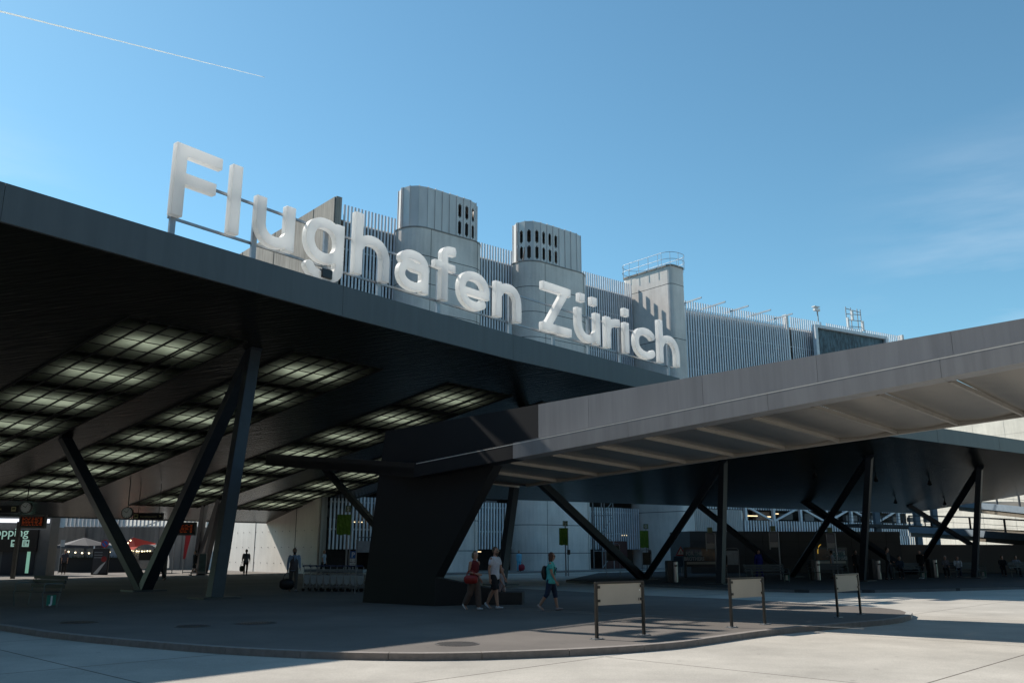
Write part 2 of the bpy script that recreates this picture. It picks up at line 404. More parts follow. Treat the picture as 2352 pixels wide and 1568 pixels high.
# glazed strips, bars, void walls and roof-light covers
for c in STR:
    a, e = c - SW, c + SW
    g = MB(); g.quad(PA(a, D0, 0.03), PA(e, D0, 0.03), PA(e, D1, 0.03), PA(a, D1, 0.03))
    st = g.build('glazed_strip', m_glass, can, world=True, recalc=False)
    f = MB()
    for k in range(7):
        q = a + (e - a) * k / 6
        f.bar(PA(q, D0, -0.012), PA(q, D1, -0.012), 0.05, 0.07)
        if k == 4: f.bar(PA(q + 0.16, D0, -0.012), PA(q + 0.16, D1, -0.012), 0.04, 0.06)
    d = D0
    while d < D1 + 0.01: f.bar(PA(a, d, 0.004), PA(e, d, 0.004), 0.028, 0.03); d += 0.92
    fo = f.build('glazing_bars', m_frame, st)
    # (bars are children of the strip; both meshes share the canopy origin)
    me = fo.data
    off = ORG[can.name]
    for v in me.vertices: v.co -= off
    w = MB()
    for q in (a - 0.02, e + 0.02): w.quad(PA(q, D0, 0.05), PA(q, D1, 0.05), PA(q, D1, top=-0.02), PA(q, D0, top=-0.02))
    for d in (D0 - 0.02, D1 + 0.02): w.quad(PA(a, d, 0.05), PA(e, d, 0.05), PA(e, d, top=-0.02), PA(a, d, top=-0.02))
    w.build('void_lining', m_cav, can, world=True, recalc=False)
    # light wells: dark plate half a metre below the deck, with the domes set in it
    w = MB(); LW, LD, LV = 1.5, 0.36, -0.5
    db = [D0] + [x for o in OPN for x in (o - LD, o + LD)] + [D1]
    for j in range(len(db) - 1):
        for k0, k1 in ((a, c - LW), (c + LW, e)): w.quad(PA(k0, db[j], top=LV), PA(k1, db[j], top=LV), PA(k1, db[j + 1], top=LV), PA(k0, db[j + 1], top=LV))
        if j % 2 == 0: w.quad(PA(c - LW, db[j], top=LV), PA(c + LW, db[j], top=LV), PA(c + LW, db[j + 1], top=LV), PA(c - LW, db[j + 1], top=LV))
    w.build('well_plate', m_cav, can, world=True, recalc=False)
    mids = [OPN[0] - 2.0] + [(p_ + q_) / 2 for p_, q_ in zip(OPN, OPN[1:])] + [OPN[-1] + 1.75]
    for o in mids:  # unseen baffles added to keep the glass dark between light patches
        w = MB(); h_ = .38; q = [PA(a + .01, o - h_, .07), PA(e - .01, o - h_, .07), PA(e - .01, o + h_, .07), PA(a + .01, o + h_, .07)]
        w.hexa(q + [PA(a + .01, o - h_ * .7, top=LV - .01), PA(e - .01, o - h_ * .7, top=LV - .01), PA(e - .01, o + h_ * .7, top=LV - .01), PA(a + .01, o + h_ * .7, top=LV - .01)])
        w.build('light_baffle', m_cav, can, world=True)
    for o in OPN:
        k = MB(); k.quad(PA(c - LW, o - LD, top=LV + .01), PA(c + LW, o - LD, top=LV + .01), PA(c + LW, o + LD, top=LV + .01), PA(c - LW, o + LD, top=LV + .01))
        k.build('roof_light', m_diff, can, world=True, recalc=False)

# raking three-legged columns
def column_unit(label, b1, b2, tf, tb, w=0.46, group='raking column groups under the large canopy', solid=True):
    b1, b2, tf, tb = map(Vector, (b1, b2, tf, tb))
    t = empty('raking_column', (b1.x, b1.y, 0), label=label, cat='column', group=group)
    for p, q in ((b2, tf), (b1, tf), (b1, tb)):
        if p is None: continue
        m = MB(); dd = (q - p).normalized()
        m.bar(p, q + dd * 0.35, w, w * 0.72, up=nA)
        m.build('leg', m_steel, t, world=True, bevel=0.012)
    for p in (b1, b2):
        m = MB(); m.box((p.x, p.y, 0.03), (1.5, 1.1, 0.06), 0.87)
        m.build('base_plate', mat('base_plate_steel', (0.07, 0.07, 0.07), 0.5, 0.5), t, world=True)
    return t
def onA(u, v): return on_plane(u, v, ZA0, ZAa, ZAb)
ZAa, ZAb = 0.19 * 0.766, -0.19 * 0.643
ZA0 = 10.57 - ZAa * OA.x - ZAb * OA.y
column_unit('nearest group of three dark raking columns, left under the canopy beside the bench', (-15.6, 38.6, 0), (-10.7, 32.8, 0), onA(583, 803), onA(150, 1008), w=0.5)
column_unit('dark raking column group behind the black pylon, its front leg next to the couple', (-4.6, 49.0, 0), (-0.55, 45.1, 0), onA(1207, 935), onA(750, 1080), w=0.46)
column_unit('small far group of dark raking columns beside the sunlit concrete wall', tuple(ground(448, 1314)), tuple(ground(468, 1317)), onA(505, 1148), onA(470, 1162), w=0.42)

# ------------------------------------------------------------------ the sign: glyph outlines from distance fields
def seg_d(P, a, b, cap0=False, cap1=False, w=0.0):
    a = np.array(a, float); b = np.array(b, float); ab = b - a; L = np.hypot(*ab); t = ab / L
    r = P - a; s = r @ t
    tt = np.clip(s, 0, L); d = np.hypot(r[..., 0] - tt * t[0], r[..., 1] - tt * t[1]) - w
    if cap0: d = np.maximum(d, -s)
    if cap1: d = np.maximum(d, s - L)
    return d
def stroke(P, pts, w, cap0=True, cap1=True):
    d = None
    for i in range(len(pts) - 1):
        q = seg_d(P, pts[i], pts[i + 1], cap0 and i == 0, cap1 and i == len(pts) - 2, w)
        d = q if d is None else np.minimum(d, q)
    return d
def arc(cx, cy, rx, ry, a0, a1, n=28, p=2.25):
    o = []
    for i in range(n + 1):
        a = R(a0 + (a1 - a0) * i / n); ca, sa = math.cos(a), math.sin(a)
        o.append((cx + rx * math.copysign(abs(ca) ** (2 / p), ca), cy + ry * math.copysign(abs(sa) ** (2 / p), sa)))
    return o
def glyph_field(ch, P, W, xh=0.685, w=0.083):
    """cap height 1; W is the glyph's width; w the half stroke"""
    U = min
    def S(pts, **k): return stroke(P, pts, k.pop('w', w), **k)
    T = 1.0
    if ch == 'F': return np.minimum.reduce([S([(w, 0), (w, T)]), S([(0, T - w), (W, T - w)]), S([(0, 0.53), (W * 0.9, 0.53)])])
    if ch == 'l': return S([(W / 2, 0), (W / 2, T)])
    if ch == 'Z': return np.minimum.reduce([S([(0.02, T - w), (W - 0.02, T - w)]), S([(0, w), (W, w)]), np.maximum(S([(w * 1.25, w * 0.2), (W - w * 1.35, T - w * 0.2)], cap0=False, cap1=False), np.maximum(-P[..., 1], P[..., 1] - T))])
    if ch in 'ui':
        if ch == 'i': return S([(W / 2, 0), (W / 2, xh)])
        R_ = (W - 2 * w) / 2
        return np.minimum.reduce([S([(w, xh)] + arc(w + R_, R_ * 1.02 + w * .9, R_, R_ * 1.02, 180, 330), cap1=False), S([(W - w, 0), (W - w, xh)])])
    if ch in 'hn':
        R_ = (W - 2 * w) / 2; top = T + 0.01 if ch == 'h' else xh
        return np.minimum.reduce([S([(w, 0), (w, top)]), S([(W - w, 0)] + arc(w + R_, xh - R_ * 1.02 - w * .9, R_, R_ * 1.02, 0, 150), cap1=False)])
    if ch == 'g':
        R_ = (W - 2 * w) / 2; cy = xh / 2
        ring = S(arc(w + R_, cy + 0.01, R_, xh / 2 - w + 0.012, 0, 360, 48), cap0=False, cap1=False)
        return np.minimum.reduce([ring, S([(W - w, xh), (W - w, -0.02)] + arc(w + R_, -0.02, R_, 0.19, 0, -165)[1:], cap1=True)])
    if ch == 'c':
        R_ = (W - 2 * w) / 2 + 0.02
        return S(arc(w + R_, xh / 2, R_, xh / 2 - w + 0.012, 38, 322, 48))
    if ch == 'e':
        R_ = (W - 2 * w) / 2
        return np.minimum(S(arc(w + R_, xh / 2, R_, xh / 2 - w + 0.012, 0, 318, 48)[0:]), S([(w, xh / 2 - 0.035), (W - 0.005, xh / 2 - 0.035)], w=w * 0.8))
    if ch == 'a':
        R_ = (W - 2 * w) / 2 - 0.01; cx = w + R_
        top = S(arc(cx, xh - 0.19 - w + 0.012, R_, 0.19, 158, 0) + [(W - w - 0.02, 0)])
        bowl = S([(W - w, 0.42), (cx + 0.02, 0.415)] + arc(cx, 0.19 + w * .9, R_, 0.185, 100, 360, 40), w=w * 0.93, cap0=False, cap1=False)
        return np.minimum(top, bowl)
    if ch == 'f':
        x = W * 0.47
        return np.minimum(S([(x, 0), (x, 0.84)] + arc(x + W * 0.42, 0.82, W * 0.42, T - w - 0.81, 180, 92)[1:] + [(W, T - w + .01)]), S([(0, xh - w * .85), (W, xh - w * .85)], w=w * 0.85))
    if ch == 'r':
        return np.minimum(S([(w, 0), (w, xh)]), S([(w + 0.02, 0.36)] + arc(W * 0.98, 0.36, W * 0.98 - w - 0.01, xh - w - 0.36 + .01, 172, 95)[0:] + [(W, xh - w + 0.008)], cap0=False))
    if ch == '.': return S([(W / 2, 0), (W / 2, 2 * w * 0.95)], w=w * 0.98)
def contours(F, xs, ys):
    """marching squares, linked into closed loops"""
    nx, ny = len(xs), len(ys); segs = {}
    def key(i, j, k): return (i, j, k)
    def pt(k):
        i, j, d = k
        if d == 0: a, b_ = F[j, i], F[j, i + 1]; t = a / (a - b_); return (xs[i] + t * (xs[i + 1] - xs[i]), ys[j])
        a, b_ = F[j, i], F[j + 1, i]; t = a / (a - b_); return (xs[i], ys[j] + t * (ys[j + 1] - ys[j]))
    ins = F < 0
    T = {1: [(3, 0)], 2: [(0, 1)], 3: [(3, 1)], 4: [(1, 2)], 5: [(3, 2), (1, 0)], 6: [(0, 2)], 7: [(3, 2)], 8: [(2, 3)], 9: [(2, 0)], 10: [(0, 3), (2, 1)], 11: [(2, 1)], 12: [(1, 3)], 13: [(1, 0)], 14: [(0, 3)]}
    nxt = {}
    for j in range(ny - 1):
        for i in range(nx - 1):
            c = ins[j, i] | (ins[j, i + 1] << 1) | (ins[j + 1, i + 1] << 2) | (ins[j + 1, i] << 3)
            for a, b_ in T.get(int(c), ()):
                E = {0: (i, j, 0), 1: (i + 1, j, 1), 2: (i, j + 1, 0), 3: (i, j, 1)}
                nxt[E[a]] = E[b_]
    loops = []
    while nxt:
        k0 = next(iter(nxt)); k = k0; lp = []
        while k in nxt: lp.append(pt(k)); k = nxt.pop(k)
        if len(lp) > 8: loops.append(lp)
    return loops
def simplify(lp, tol):
    def rdp(p):
        if len(p) < 3: return p
        a = np.array(p[0]); b_ = np.array(p[-1]); ab = b_ - a; L = np.hypot(*ab) or 1e-9
        q = np.array(p) - a; d = np.abs(q[:, 0] * ab[1] - q[:, 1] * ab[0]) / L; i = int(d.argmax())
        if d[i] < tol: return [p[0], p[-1]]
        return rdp(p[:i + 1])[:-1] + rdp(p[i:])
    n = len(lp); h = n // 2
    return rdp(lp[:h + 1])[:-1] + rdp(lp[h:] + [lp[0]])[:-1]
def glyph_mesh(name, ch, W, H, depth, m, bev=0.018, wgt=0.083, xh=0.685):
    """glyph in local x-z, front at y=-depth/2; extruded with a small bevel through a filled 2-D curve"""
    st = 0.0075
    xs = np.arange(-0.06, W + 0.07, st); ys = np.arange(-0.36 if ch == 'g' else -0.05, 1.08, st)
    X, Y = np.meshgrid(xs, ys); F = glyph_field(ch, np.stack([X, Y], -1), W, xh, wgt)
    cu = bpy.data.curves.new(name, 'CURVE'); cu.dimensions = '2D'; cu.fill_mode = 'BOTH'
    for lp in contours(F, xs, ys):
        lp = simplify(lp, 0.0011)
        sp = cu.splines.new('POLY'); sp.points.add(len(lp) - 1); sp.use_cyclic_u = True
        for k, (x, y) in enumerate(lp): sp.points[k].co = (x * H, y * H, 0, 1)
    cu.extrude = depth / 2 - bev; cu.bevel_depth = bev; cu.bevel_resolution = 1; cu.offset = -bev
    o = bpy.data.objects.new(name, cu); COL.objects.link(o)
    dg = bpy.context.evaluated_depsgraph_get(); me = bpy.data.meshes.new_from_object(o.evaluated_get(dg))
    bpy.data.objects.remove(o); bpy.data.curves.remove(cu)
    me.transform(Matrix.Rotation(R(90), 4, 'X')); me.materials.clear(); me.materials.append(m)
    bm = bmesh.new(); bm.from_mesh(me); bmesh.ops.remove_doubles(bm, verts=bm.verts, dist=1e-4); bmesh.ops.recalc_face_normals(bm, faces=bm.faces); bm.to_mesh(me); bm.free()
    me.name = name
    me.polygons.foreach_set('use_smooth', [False] * len(me.polygons)); me.materials.append(m_face)
    me.polygons.foreach_set('material_index', [1 if abs(p.normal.y) > .95 else 0 for p in me.polygons])
    return me
PPL = [Vector(p) for p in ((-14.2, 22.8, 0), (-6.6, 32.6, 0), (0, 40.55, 0), (9.9, 51.4, 0))]
def on_edge(s, back=0.0):
    for i in range(3):
        d = PPL[i + 1] - PPL[i]; L = d.length
        if s < L or i == 2:
            t = d.normalized(); n = Vector((-t.y, t.x, 0)); return PPL[i] + t * s + n * back, t, n
        s -= L
m_let = translucent('white_acrylic_return', (0.93, 0.92, 0.9), mix=0.6, rough=0.5, var=0.01)
m_face = translucent('white_acrylic_face', (0.93, 0.93, 0.92), mix=0.5, rough=0.3, var=0.015)
m_rail = mat('galvanised_rail', (0.33, 0.36, 0.39), 0.45, 0.5, var=0.15)
sign = empty('airport_sign', (PPL[0].x, PPL[0].y, 11.6), label='tall white three-dimensional letters reading Flughafen Zürich on the roof edge', cat='sign')
sign['label'] = 'tall white three-dimensional letters reading Flughafen Zürich along the roof edge'
HC = 2.56; Z0 = 12.42; DEP = 0.27
LT = [('F', 5.17, 6.93), ('l', 7.3, 7.82), ('u', 8.45, 10.17), ('g', 10.7, 12.58), ('h', 13.12, 15.0), ('a', 15.5, 17.34), ('f', 17.68, 18.98), ('e', 19.23, 21.32), ('n', 21.77, 23.63),
      ('Z', 25.22, 27.56), ('u', 28.0, 30.04), ('r', 30.57, 31.86), ('i', 32.2, 32.9), ('c', 33.3, 35.5), ('h', 35.83, 38.05)]
for ch, s0, s1 in LT:
    p0, t, n = on_edge(s0, 0.18); p1, _, _ = on_edge(s1, 0.18)
    W = (p1 - p0).length / HC; tt = (p1 - p0).normalized(); nn = Vector((-tt.y, tt.x, 0))
    wg = 0.08 if s0 < 20 else 0.083
    me = glyph_mesh('letter', ch, W, HC, DEP, m_let, wgt=wg)
    o = bpy.data.objects.new('letter', me); COL.objects.link(o); o.parent = sign
    pos = p0 + nn * (DEP / 2); o.location = Vector((pos.x, pos.y, Z0)) - ORG[sign.name]; o.rotation_euler = (0, 0, math.atan2(tt.y, tt.x))
    dots = []
    if ch == 'i': dots = [((s1 - s0) / 2, 0.83)]
    if ch == 'u' and s0 > 25: dots = [((s1 - s0) * 0.24, 0.83), ((s1 - s0) * 0.76, 0.83)]
    for x, z in dots:
        k = glyph_mesh('letter_dot', '.', 0.19, HC, DEP, m_let, wgt=0.094)
        q = bpy.data.objects.new('letter_dot', k); COL.objects.link(q); q.parent = o; q.location = (x - 0.095 * HC, 0, z * HC)
# rails run behind the letters, posts stand on the fascia
for hz, back in ((1.52, 0.42), (0.02, 0.42)):
    m = MB(); ss = [5.3, 12.4, 22.73, 38.0]
    pts = [on_edge(s, back + 0.18)[0] for s in ss]
    for a_, c_ in zip(pts, pts[1:]): m.bar(Vector((a_.x, a_.y, Z0 + hz)), Vector((c_.x, c_.y, Z0 + hz)), 0.07, 0.09)
    m.build('rail', m_rail, sign, world=True)
for s in (5.42, 8.62, 11.9, 14.72, 18.2, 23.1, 26.4, 29.35, 32.2, 37.2):
    p, t, n = on_edge(s, 0.5); m = MB(); top = Z0 + 1.5
    m.bar((p.x, p.y, 11.58), (p.x, p.y, top), 0.2, 0.1, up=n)
    m.build('post', m_rail, sign, world=True)
m = MB(); p, t, n = on_edge(11.75, 0.25); m.box((p.x, p.y, 12.0), (0.5, 0.3, 0.36), math.atan2(t.y, t.x))
m.build('floodlight', mat('black_housing', (0.02, 0.02, 0.02), 0.4), sign, world=True, bevel=0.03)
# ================================================================== NEAR FOLDED CANOPY (B): upstanding fin, pylon, low roof with membrane panels
F0 = Vector((-5.6, 34.2, 0)); DF = Vector((0.79, -0.613, 0)).normalized(); NF = Vector((-0.613, -0.79, 0)).normalized()
RB = Vector((0.70, 0.71, -0.035)); RB = RB / Vector((0.70, 0.71, 0)).length
KB = 0.89
def FP(s, z, off=0.0): p = (F0 + DF * s + NF * off) * KB; return Vector((p.x, p.y, EYE + (z - EYE) * KB if z else 0.0))
def zu(s): return 3.966 + 0.0866 * s
m_fin = mat('folded_grey_metal', (0.27, 0.275, 0.287), 0.45, metal=0.25, var=0.13, scale=2.6, bump=0.03, bscale=3, stretch=(1.5, 1.5, 0.1))
m_blk = mat('pylon_black_and_shade', (0.006, 0.007, 0.01), 0.6, metal=0.1, var=0.2, scale=1)  # pylon metal; also paints in canopy shade on upstand and front beam
m_rib = mat('canopy_rib', (0.3, 0.28, 0.25), 0.5, 0.3, var=0.1)
m_mem = mat('satin_underside_panel', (0.16, 0.138, 0.11), 0.3, metal=0.45, var=0.12, scale=1.6, bump=0.04, bscale=2.5, stretch=(0.5, 2, 1))
m_trim = mat('bright_edge_trim', (0.75, 0.74, 0.7), 0.35, 0.3, var=0.05)
cb = empty('near_canopy', (F0.x, F0.y, 0), label='low folded grey canopy in front with tall upstand, ribbed satin underside and black pylon', cat='canopy')
SE = 27.0
b = MB(); TH = NF * -0.42
joints = [0.0]
# upstand plate in sheets with fine joints
def ztop(s): return 6.09 + 0.0444 * s
sj = [8.2, 10.2, 14.2, 17.6, 21.0, 24.2, SE]
for s0, s1 in zip([8.2] + sj[1:-1], sj[1:]):
    b.extr([FP(s0 + .004, ztop(s0)), FP(s1 - .004, ztop(s1)), FP(s1 - .004, zu(s1) + 0.25), FP(s0 + .004, zu(s0) + 0.25)], TH)
b.build('upstand', m_fin, cb, world=True)
b = MB()
b.extr([FP(0, 0), FP(0.62, zu(.6) + .25), FP(0.93, ztop(0.93)), FP(8.196, ztop(8.2)), FP(8.196, zu(8.2) + 0.1), FP(6.35, 4.6), FP(3.67, 0.76), FP(3.67, 0)], TH)  # pylon black runs on over the upstand, standing in for cast shade
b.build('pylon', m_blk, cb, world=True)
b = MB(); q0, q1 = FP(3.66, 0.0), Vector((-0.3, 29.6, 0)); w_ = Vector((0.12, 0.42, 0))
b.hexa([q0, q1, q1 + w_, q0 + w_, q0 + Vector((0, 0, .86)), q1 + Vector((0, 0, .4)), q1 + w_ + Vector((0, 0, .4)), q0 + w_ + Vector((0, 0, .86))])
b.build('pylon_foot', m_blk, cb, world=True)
b = MB(); b.box((-0.35, 29.75, 0.19), (1.45, 0.9, 0.38), -0.1)
b.build('foot_block', mat('foot_block_concrete', (0.05, 0.05, 0.05), 0.8), cb, world=True, bevel=0.02)
# low roof: front beam, tail, end and back beams
OFFB = 0.62; TK = 0.46; WB = 6.56
def U(s, t, dz=0.0): p = FP(s, zu(s) + dz, OFFB); return p + RB * t
b = MB()
sj2 = [7.6, 12.0, 16.4, 20.8, SE]
inn = -NF * 0.58
for s0, s1 in zip(sj2, sj2[1:]):
    a0, a1 = FP(s0 + .004, zu(s0), OFFB), FP(s1 - .004, zu(s1), OFFB)
    q = [a0, a1, a1 + inn, a0 + inn]; b.hexa(q + [p + Vector((0, 0, TK)) for p in q])
b.build('front_beam', m_fin, cb, world=True)
b = MB(); a0, a1 = FP(3.1, zu(3.1), OFFB), FP(7.596, zu(7.6), OFFB); q = [a0, a1, a1 + inn, a0 + inn]; b.hexa(q + [p + Vector((0, 0, TK)) for p in q]); b.build('shade_black_beam', m_blk, cb, world=True)  # left end of the front beam, blackened in place of shade
b = MB()
a0, a1 = FP(3.2, zu(3.2) + TK, OFFB + .003), FP(SE, zu(SE) + TK, OFFB + .003)
q = [a0, a1, a1 - NF * 0.1, a0 - NF * 0.1]; b.hexa(q + [p + Vector((0, 0, 0.022)) for p in q])
b.build('edge_trim', m_trim, cb, world=True)
K = FP(3.1, zu(3.1), OFFB); Lp = at_depth(610, 1068, 37.5)
# plane of the roof underside
aB = (zu(1) - zu(0)); 
A_ = np.array([[DF.x, DF.y], [RB.x, RB.y]]); gx, gy = np.linalg.solve(A_, np.array([0.0866, RB.z]))
zc = K.z - gx * K.x - gy * K.y
M1 = on_plane(1210, 1117.5, zc, gx, gy)
M2 = U(SE, WB)
b = MB()
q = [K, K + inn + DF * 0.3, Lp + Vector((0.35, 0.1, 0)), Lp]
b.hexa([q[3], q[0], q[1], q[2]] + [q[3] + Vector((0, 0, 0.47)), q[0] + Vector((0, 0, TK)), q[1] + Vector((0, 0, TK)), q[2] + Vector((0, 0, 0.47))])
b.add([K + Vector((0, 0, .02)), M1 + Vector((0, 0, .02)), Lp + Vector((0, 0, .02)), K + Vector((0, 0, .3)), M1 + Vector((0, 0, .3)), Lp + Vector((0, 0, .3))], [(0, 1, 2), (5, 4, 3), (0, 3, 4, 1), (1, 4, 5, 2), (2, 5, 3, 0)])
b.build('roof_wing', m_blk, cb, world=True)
b = MB(); b.bar(M1 + Vector((0, 0, .1)), M2 + Vector((0, 0, .1)), 0.16, 0.2); b.build('back_beam', m_rib, cb, world=True)
b = MB(); b.bar(U(SE, 0.5, .1), M2 + Vector((0, 0, .1)), 0.12, 0.18); b.build('end_beam', m_rib, cb, world=True)
# back edge point opposite front parameter s
def back_pt(s):
    p = U(s, 0); d = Vector((RB.x, RB.y)); e = Vector((M2.x - M1.x, M2.y - M1.y)); w = Vector((M1.x - p.x, M1.y - p.y))
    det = d.x * -e.y + e.x * d.y; t = (w.x * -e.y + e.x * w.y) / det
    return p + RB * t, t
rs = []
s = 15.56 - 1.735 * 7
while s < SE + 0.2: rs.append(s); s += 1.735
rs = [s for s in rs if s > 3.2]
for s in rs:
    e, t = back_pt(s)
    m = MB(); m.bar(U(s, 0.6, 0.06), e + Vector((0, 0, 0.06)), 0.08, 0.1); m.build('rib', m_rib, cb, world=True)
for s0, s1 in zip(rs, rs[1:]):
    e0, t0 = back_pt(s0); e1, t1 = back_pt(s1); m = MB(); n = 8; k = 14; vs = []
    for i in range(k + 1):
        for j in range(n + 1):
            a = U(s0 + .05, 0.6).lerp(e0, i / k); c = U(s1 - .05, 0.6).lerp(e1, i / k); p = a.lerp(c, j / n)
            sag = 0.05 * math.sin(math.pi * j / n)
            vs.append(p + Vector((0, 0, 0.11 - sag)))
    m.add(vs, [(i * (n + 1) + j, i * (n + 1) + j + 1, (i + 1) * (n + 1) + j + 1, (i + 1) * (n + 1) + j) for i in range(k) for j in range(n)])
    m.build('underside_panel', m_mem, cb, world=True, smooth=True, recalc=False)
# first triangle by the pylon
m = MB(); s0 = rs[0]; e0, _ = back_pt(s0); m.add([K + inn + Vector((0, 0, .1)), U(s0, .55, .1), e0 + Vector((0, 0, .1)), M1 + Vector((0, 0, .1))], [(0, 1, 2, 3)])
m.build('underside_panel', m_mem, cb, world=True, recalc=False)
# bird spikes on the ledge
m = MB(); s = 4.0
while s < SE:
    z = zu(s) + TK + 0.02; p = FP(s, z, 0.05)
    m.add([p, p + DF * 0.012, p + DF * 0.006 + Vector((0, 0, 0.16)) + NF * (0.04 if int(s * 9) % 2 else -0.0)], [(0, 1, 2)]); s += 0.11
tag(m.build('bird_spikes', m_rail, cb, world=True, recalc=False), kind='stuff')

# ================================================================== FAR CANOPY (C) over the bench platform
OC = Vector((20.0, 44.0, 0)); dC = Vector((0.81, 0.586, 0)).normalized(); nC = Vector((-dC.y, dC.x, 0))
ZCa, ZCb = -0.125 * nC.x, -0.125 * nC.y; ZC0 = 7.15 - ZCa * OC.x - ZCb * OC.y
def zC(x, y): return ZC0 + ZCa * x + ZCb * y
def onC(u, v): return on_plane(u, v, ZC0, ZCa, ZCb)
fl = OC - dC * 10.5; frt = OC + dC * 22
bl = onC(1090, 1145.5); bl2 = onC(960, 1140); br = onC(2091, 1178); e2 = onC(2352, 1136); br2 = br + (e2 - br) * 1.5
cc = empty('far_canopy', (OC.x, OC.y, 0), label='far dark canopy with glossy underside over the bench platform, right of the pylon', cat='canopy')
poly = [(fl.x, fl.y), (frt.x, frt.y), (br2.x, br2.y), (br.x, br.y), (bl2.x, bl2.y)]
b = MB(); b.prism(poly, zC, lambda x, y: zC(x, y) + 0.66); b.build('roof_slab', m_dark, cc, world=True)
b = MB()
a, c = fl - dC * 0.05, frt; lo = [Vector((p.x, p.y, zC(p.x, p.y) - .05)) for p in (a, c)]; L_ = (lo[1] - lo[0]).length
for k in range(5):
    p, q = lo[0].lerp(lo[1], k / 5 + .0004), lo[0].lerp(lo[1], (k + 1) / 5 - .0004)
    strip(b, [p, q], [p + Vector((0, 0, .78)), q + Vector((0, 0, .78))], 0.1, -nC)
b.build('front_fascia', m_fascia, cc, world=True)
for lab, p1, p2, tf, tb in (('dark raking column group on the platform left of the wide poster board', (1480, 1331), (1655, 1341), (1661, 1060), (1245, 1110)),
                            ('middle dark raking column group on the platform, behind the steel bins', (1817, 1325), (1980, 1334), (1997, 1047), (1601, 1156)),
                            ('rightmost dark raking column group on the platform by the seated pair', (2097, 1319), (2238, 1327), (2250, 1073), (1850, 1152))):
    column_unit(lab, ground(*p1), ground(*p2), onC(*tf), onC(*tb), w=0.44, group='raking column groups under the far canopy')
t = empty('raking_column', tuple(ground(2340, 1312)), label='single thin dark raking strut crossing behind the rightmost column group', cat='column')
m = MB(); m.bar(ground(2330, 1312), onC(2086, 1160), 0.42, 0.3); m.build('leg', m_steel, t, world=True)
# small spotlights hanging below the far canopy
SPOT = [((1871, 1078), 'small black spotlight under the far canopy, leftmost of the row'), ((2011, 1088), 'small black spotlight just right of the middle far column top'),
        ((2134, 1097), 'small black spotlight left of the rightmost far column top'), ((2056, 1141), 'small black spotlight low under the far canopy above the crossing struts'),
        ((2169, 1145), 'small black spotlight under the far canopy in front of the car park ramps')]
for (u, v), lab in SPOT:
    p = onC(u, v)
    t = empty('spotlight', tuple(p), label=lab, cat='spotlight', group='spotlights under the far canopy')
    m = MB(); m.tube([p, p - Vector((0, 0, .22))], 0.03, 6); m.build('stem', m_frame, t, world=True)
    m = MB(); m.tube([p - Vector((0, 0, .18)), p - Vector((0.06, 0.1, .42))], [0.07, 0.14], 12); m.build('lamp_head', m_frame, t, world=True)
# ================================================================== CAR PARK BUILDING
E1 = Vector((0.765, 0.644, 0)).normalized(); N1 = Vector((-E1.y, E1.x, 0))       # N1 points into the building
C1 = Vector((-14.1, 65.2, 0))
def B1(s, d, z): p = C1 + E1 * s + N1 * d; return Vector((p.x, p.y, z))
E2 = Vector((0.872, 0.49, 0)).normalized(); N2 = Vector((-E2.y, E2.x, 0)); C2 = B1(42.0, 0.0, 0)
def B2(s, d, z): p = C2 + E2 * s + N2 * d; return Vector((p.x, p.y, z))

def concrete(name, col, vstripe=0.0, panel=(0, 0), stain=0.25, weather=0.0):
    m = bpy.data.materials.new(name); m.use_nodes = True; nt = m.node_tree; b = nt.nodes['Principled BSDF']; L = nt.links.new
    b.inputs['Roughness'].default_value = 0.88; b.inputs['Specular IOR Level'].default_value = 0.3
    tc = nt.nodes.new('ShaderNodeTexCoord')
    def noise(scale, stretch, det=6, rg=0.6):
        mp = nt.nodes.new('ShaderNodeMapping'); mp.inputs['Scale'].default_value = stretch; L(tc.outputs['Object'], mp.inputs[0])
        n = nt.nodes.new('ShaderNodeTexNoise'); n.inputs['Scale'].default_value = scale; n.inputs['Detail'].default_value = det; n.inputs['Roughness'].default_value = rg; L(mp.outputs[0], n.inputs['Vector']); return n
    def ramp(src, p0, p1, c0, c1):
        r = nt.nodes.new('ShaderNodeValToRGB'); r.color_ramp.elements[0].position = p0; r.color_ramp.elements[1].position = p1
        r.color_ramp.elements[0].color = (c0, c0, c0, 1); r.color_ramp.elements[1].color = (c1, c1, c1, 1); L(src, r.inputs[0]); return r
    base = nt.nodes.new('ShaderNodeRGB'); base.outputs[0].default_value = tuple(col) + (1,); last = base.outputs[0]
    def mul(x):
        nonlocal last
        k = nt.nodes.new('ShaderNodeMixRGB'); k.blend_type = 'MULTIPLY'; k.inputs[0].default_value = 1; L(last, k.inputs[1]); L(x, k.inputs[2]); last = k.outputs[0]
    mul(ramp(noise(0.25, (1, 1, 1)).outputs[0], 0.3, 0.7, 1 - stain, 1.06).outputs[0])
    mul(ramp(noise(2.5, (1, 1, 0.12)).outputs[0], 0.3, 0.7, 1 - stain * 0.45, 1.04).outputs[0])
    mul(ramp(noise(14, (1, 1, 1)).outputs[0], 0.3, 0.7, 0.94, 1.04).outputs[0])
    if vstripe:
        mul(ramp(noise(vstripe, (1, 1, 0.02), 3).outputs[0], 0.35, 0.65, 0.7, 1.1).outputs[0])
    L(last, b.inputs['Base Color'])
    bp = nt.nodes.new('ShaderNodeBump'); bp.inputs['Strength'].default_value = 0.25; bp.inputs['Distance'].default_value = 0.02
    L(noise(20, (1, 1, 1)).outputs[0], bp.inputs['Height']); L(bp.outputs[0], b.inputs['Normal'])
    return m
m_con = concrete('fair_faced_concrete', (0.84, 0.785, 0.73))
m_conr = concrete('ribbed_concrete', (0.46, 0.42, 0.37), vstripe=7.0, stain=0.3)
m_cone = concrete('stained_concrete', (0.36, 0.34, 0.315), stain=0.4)
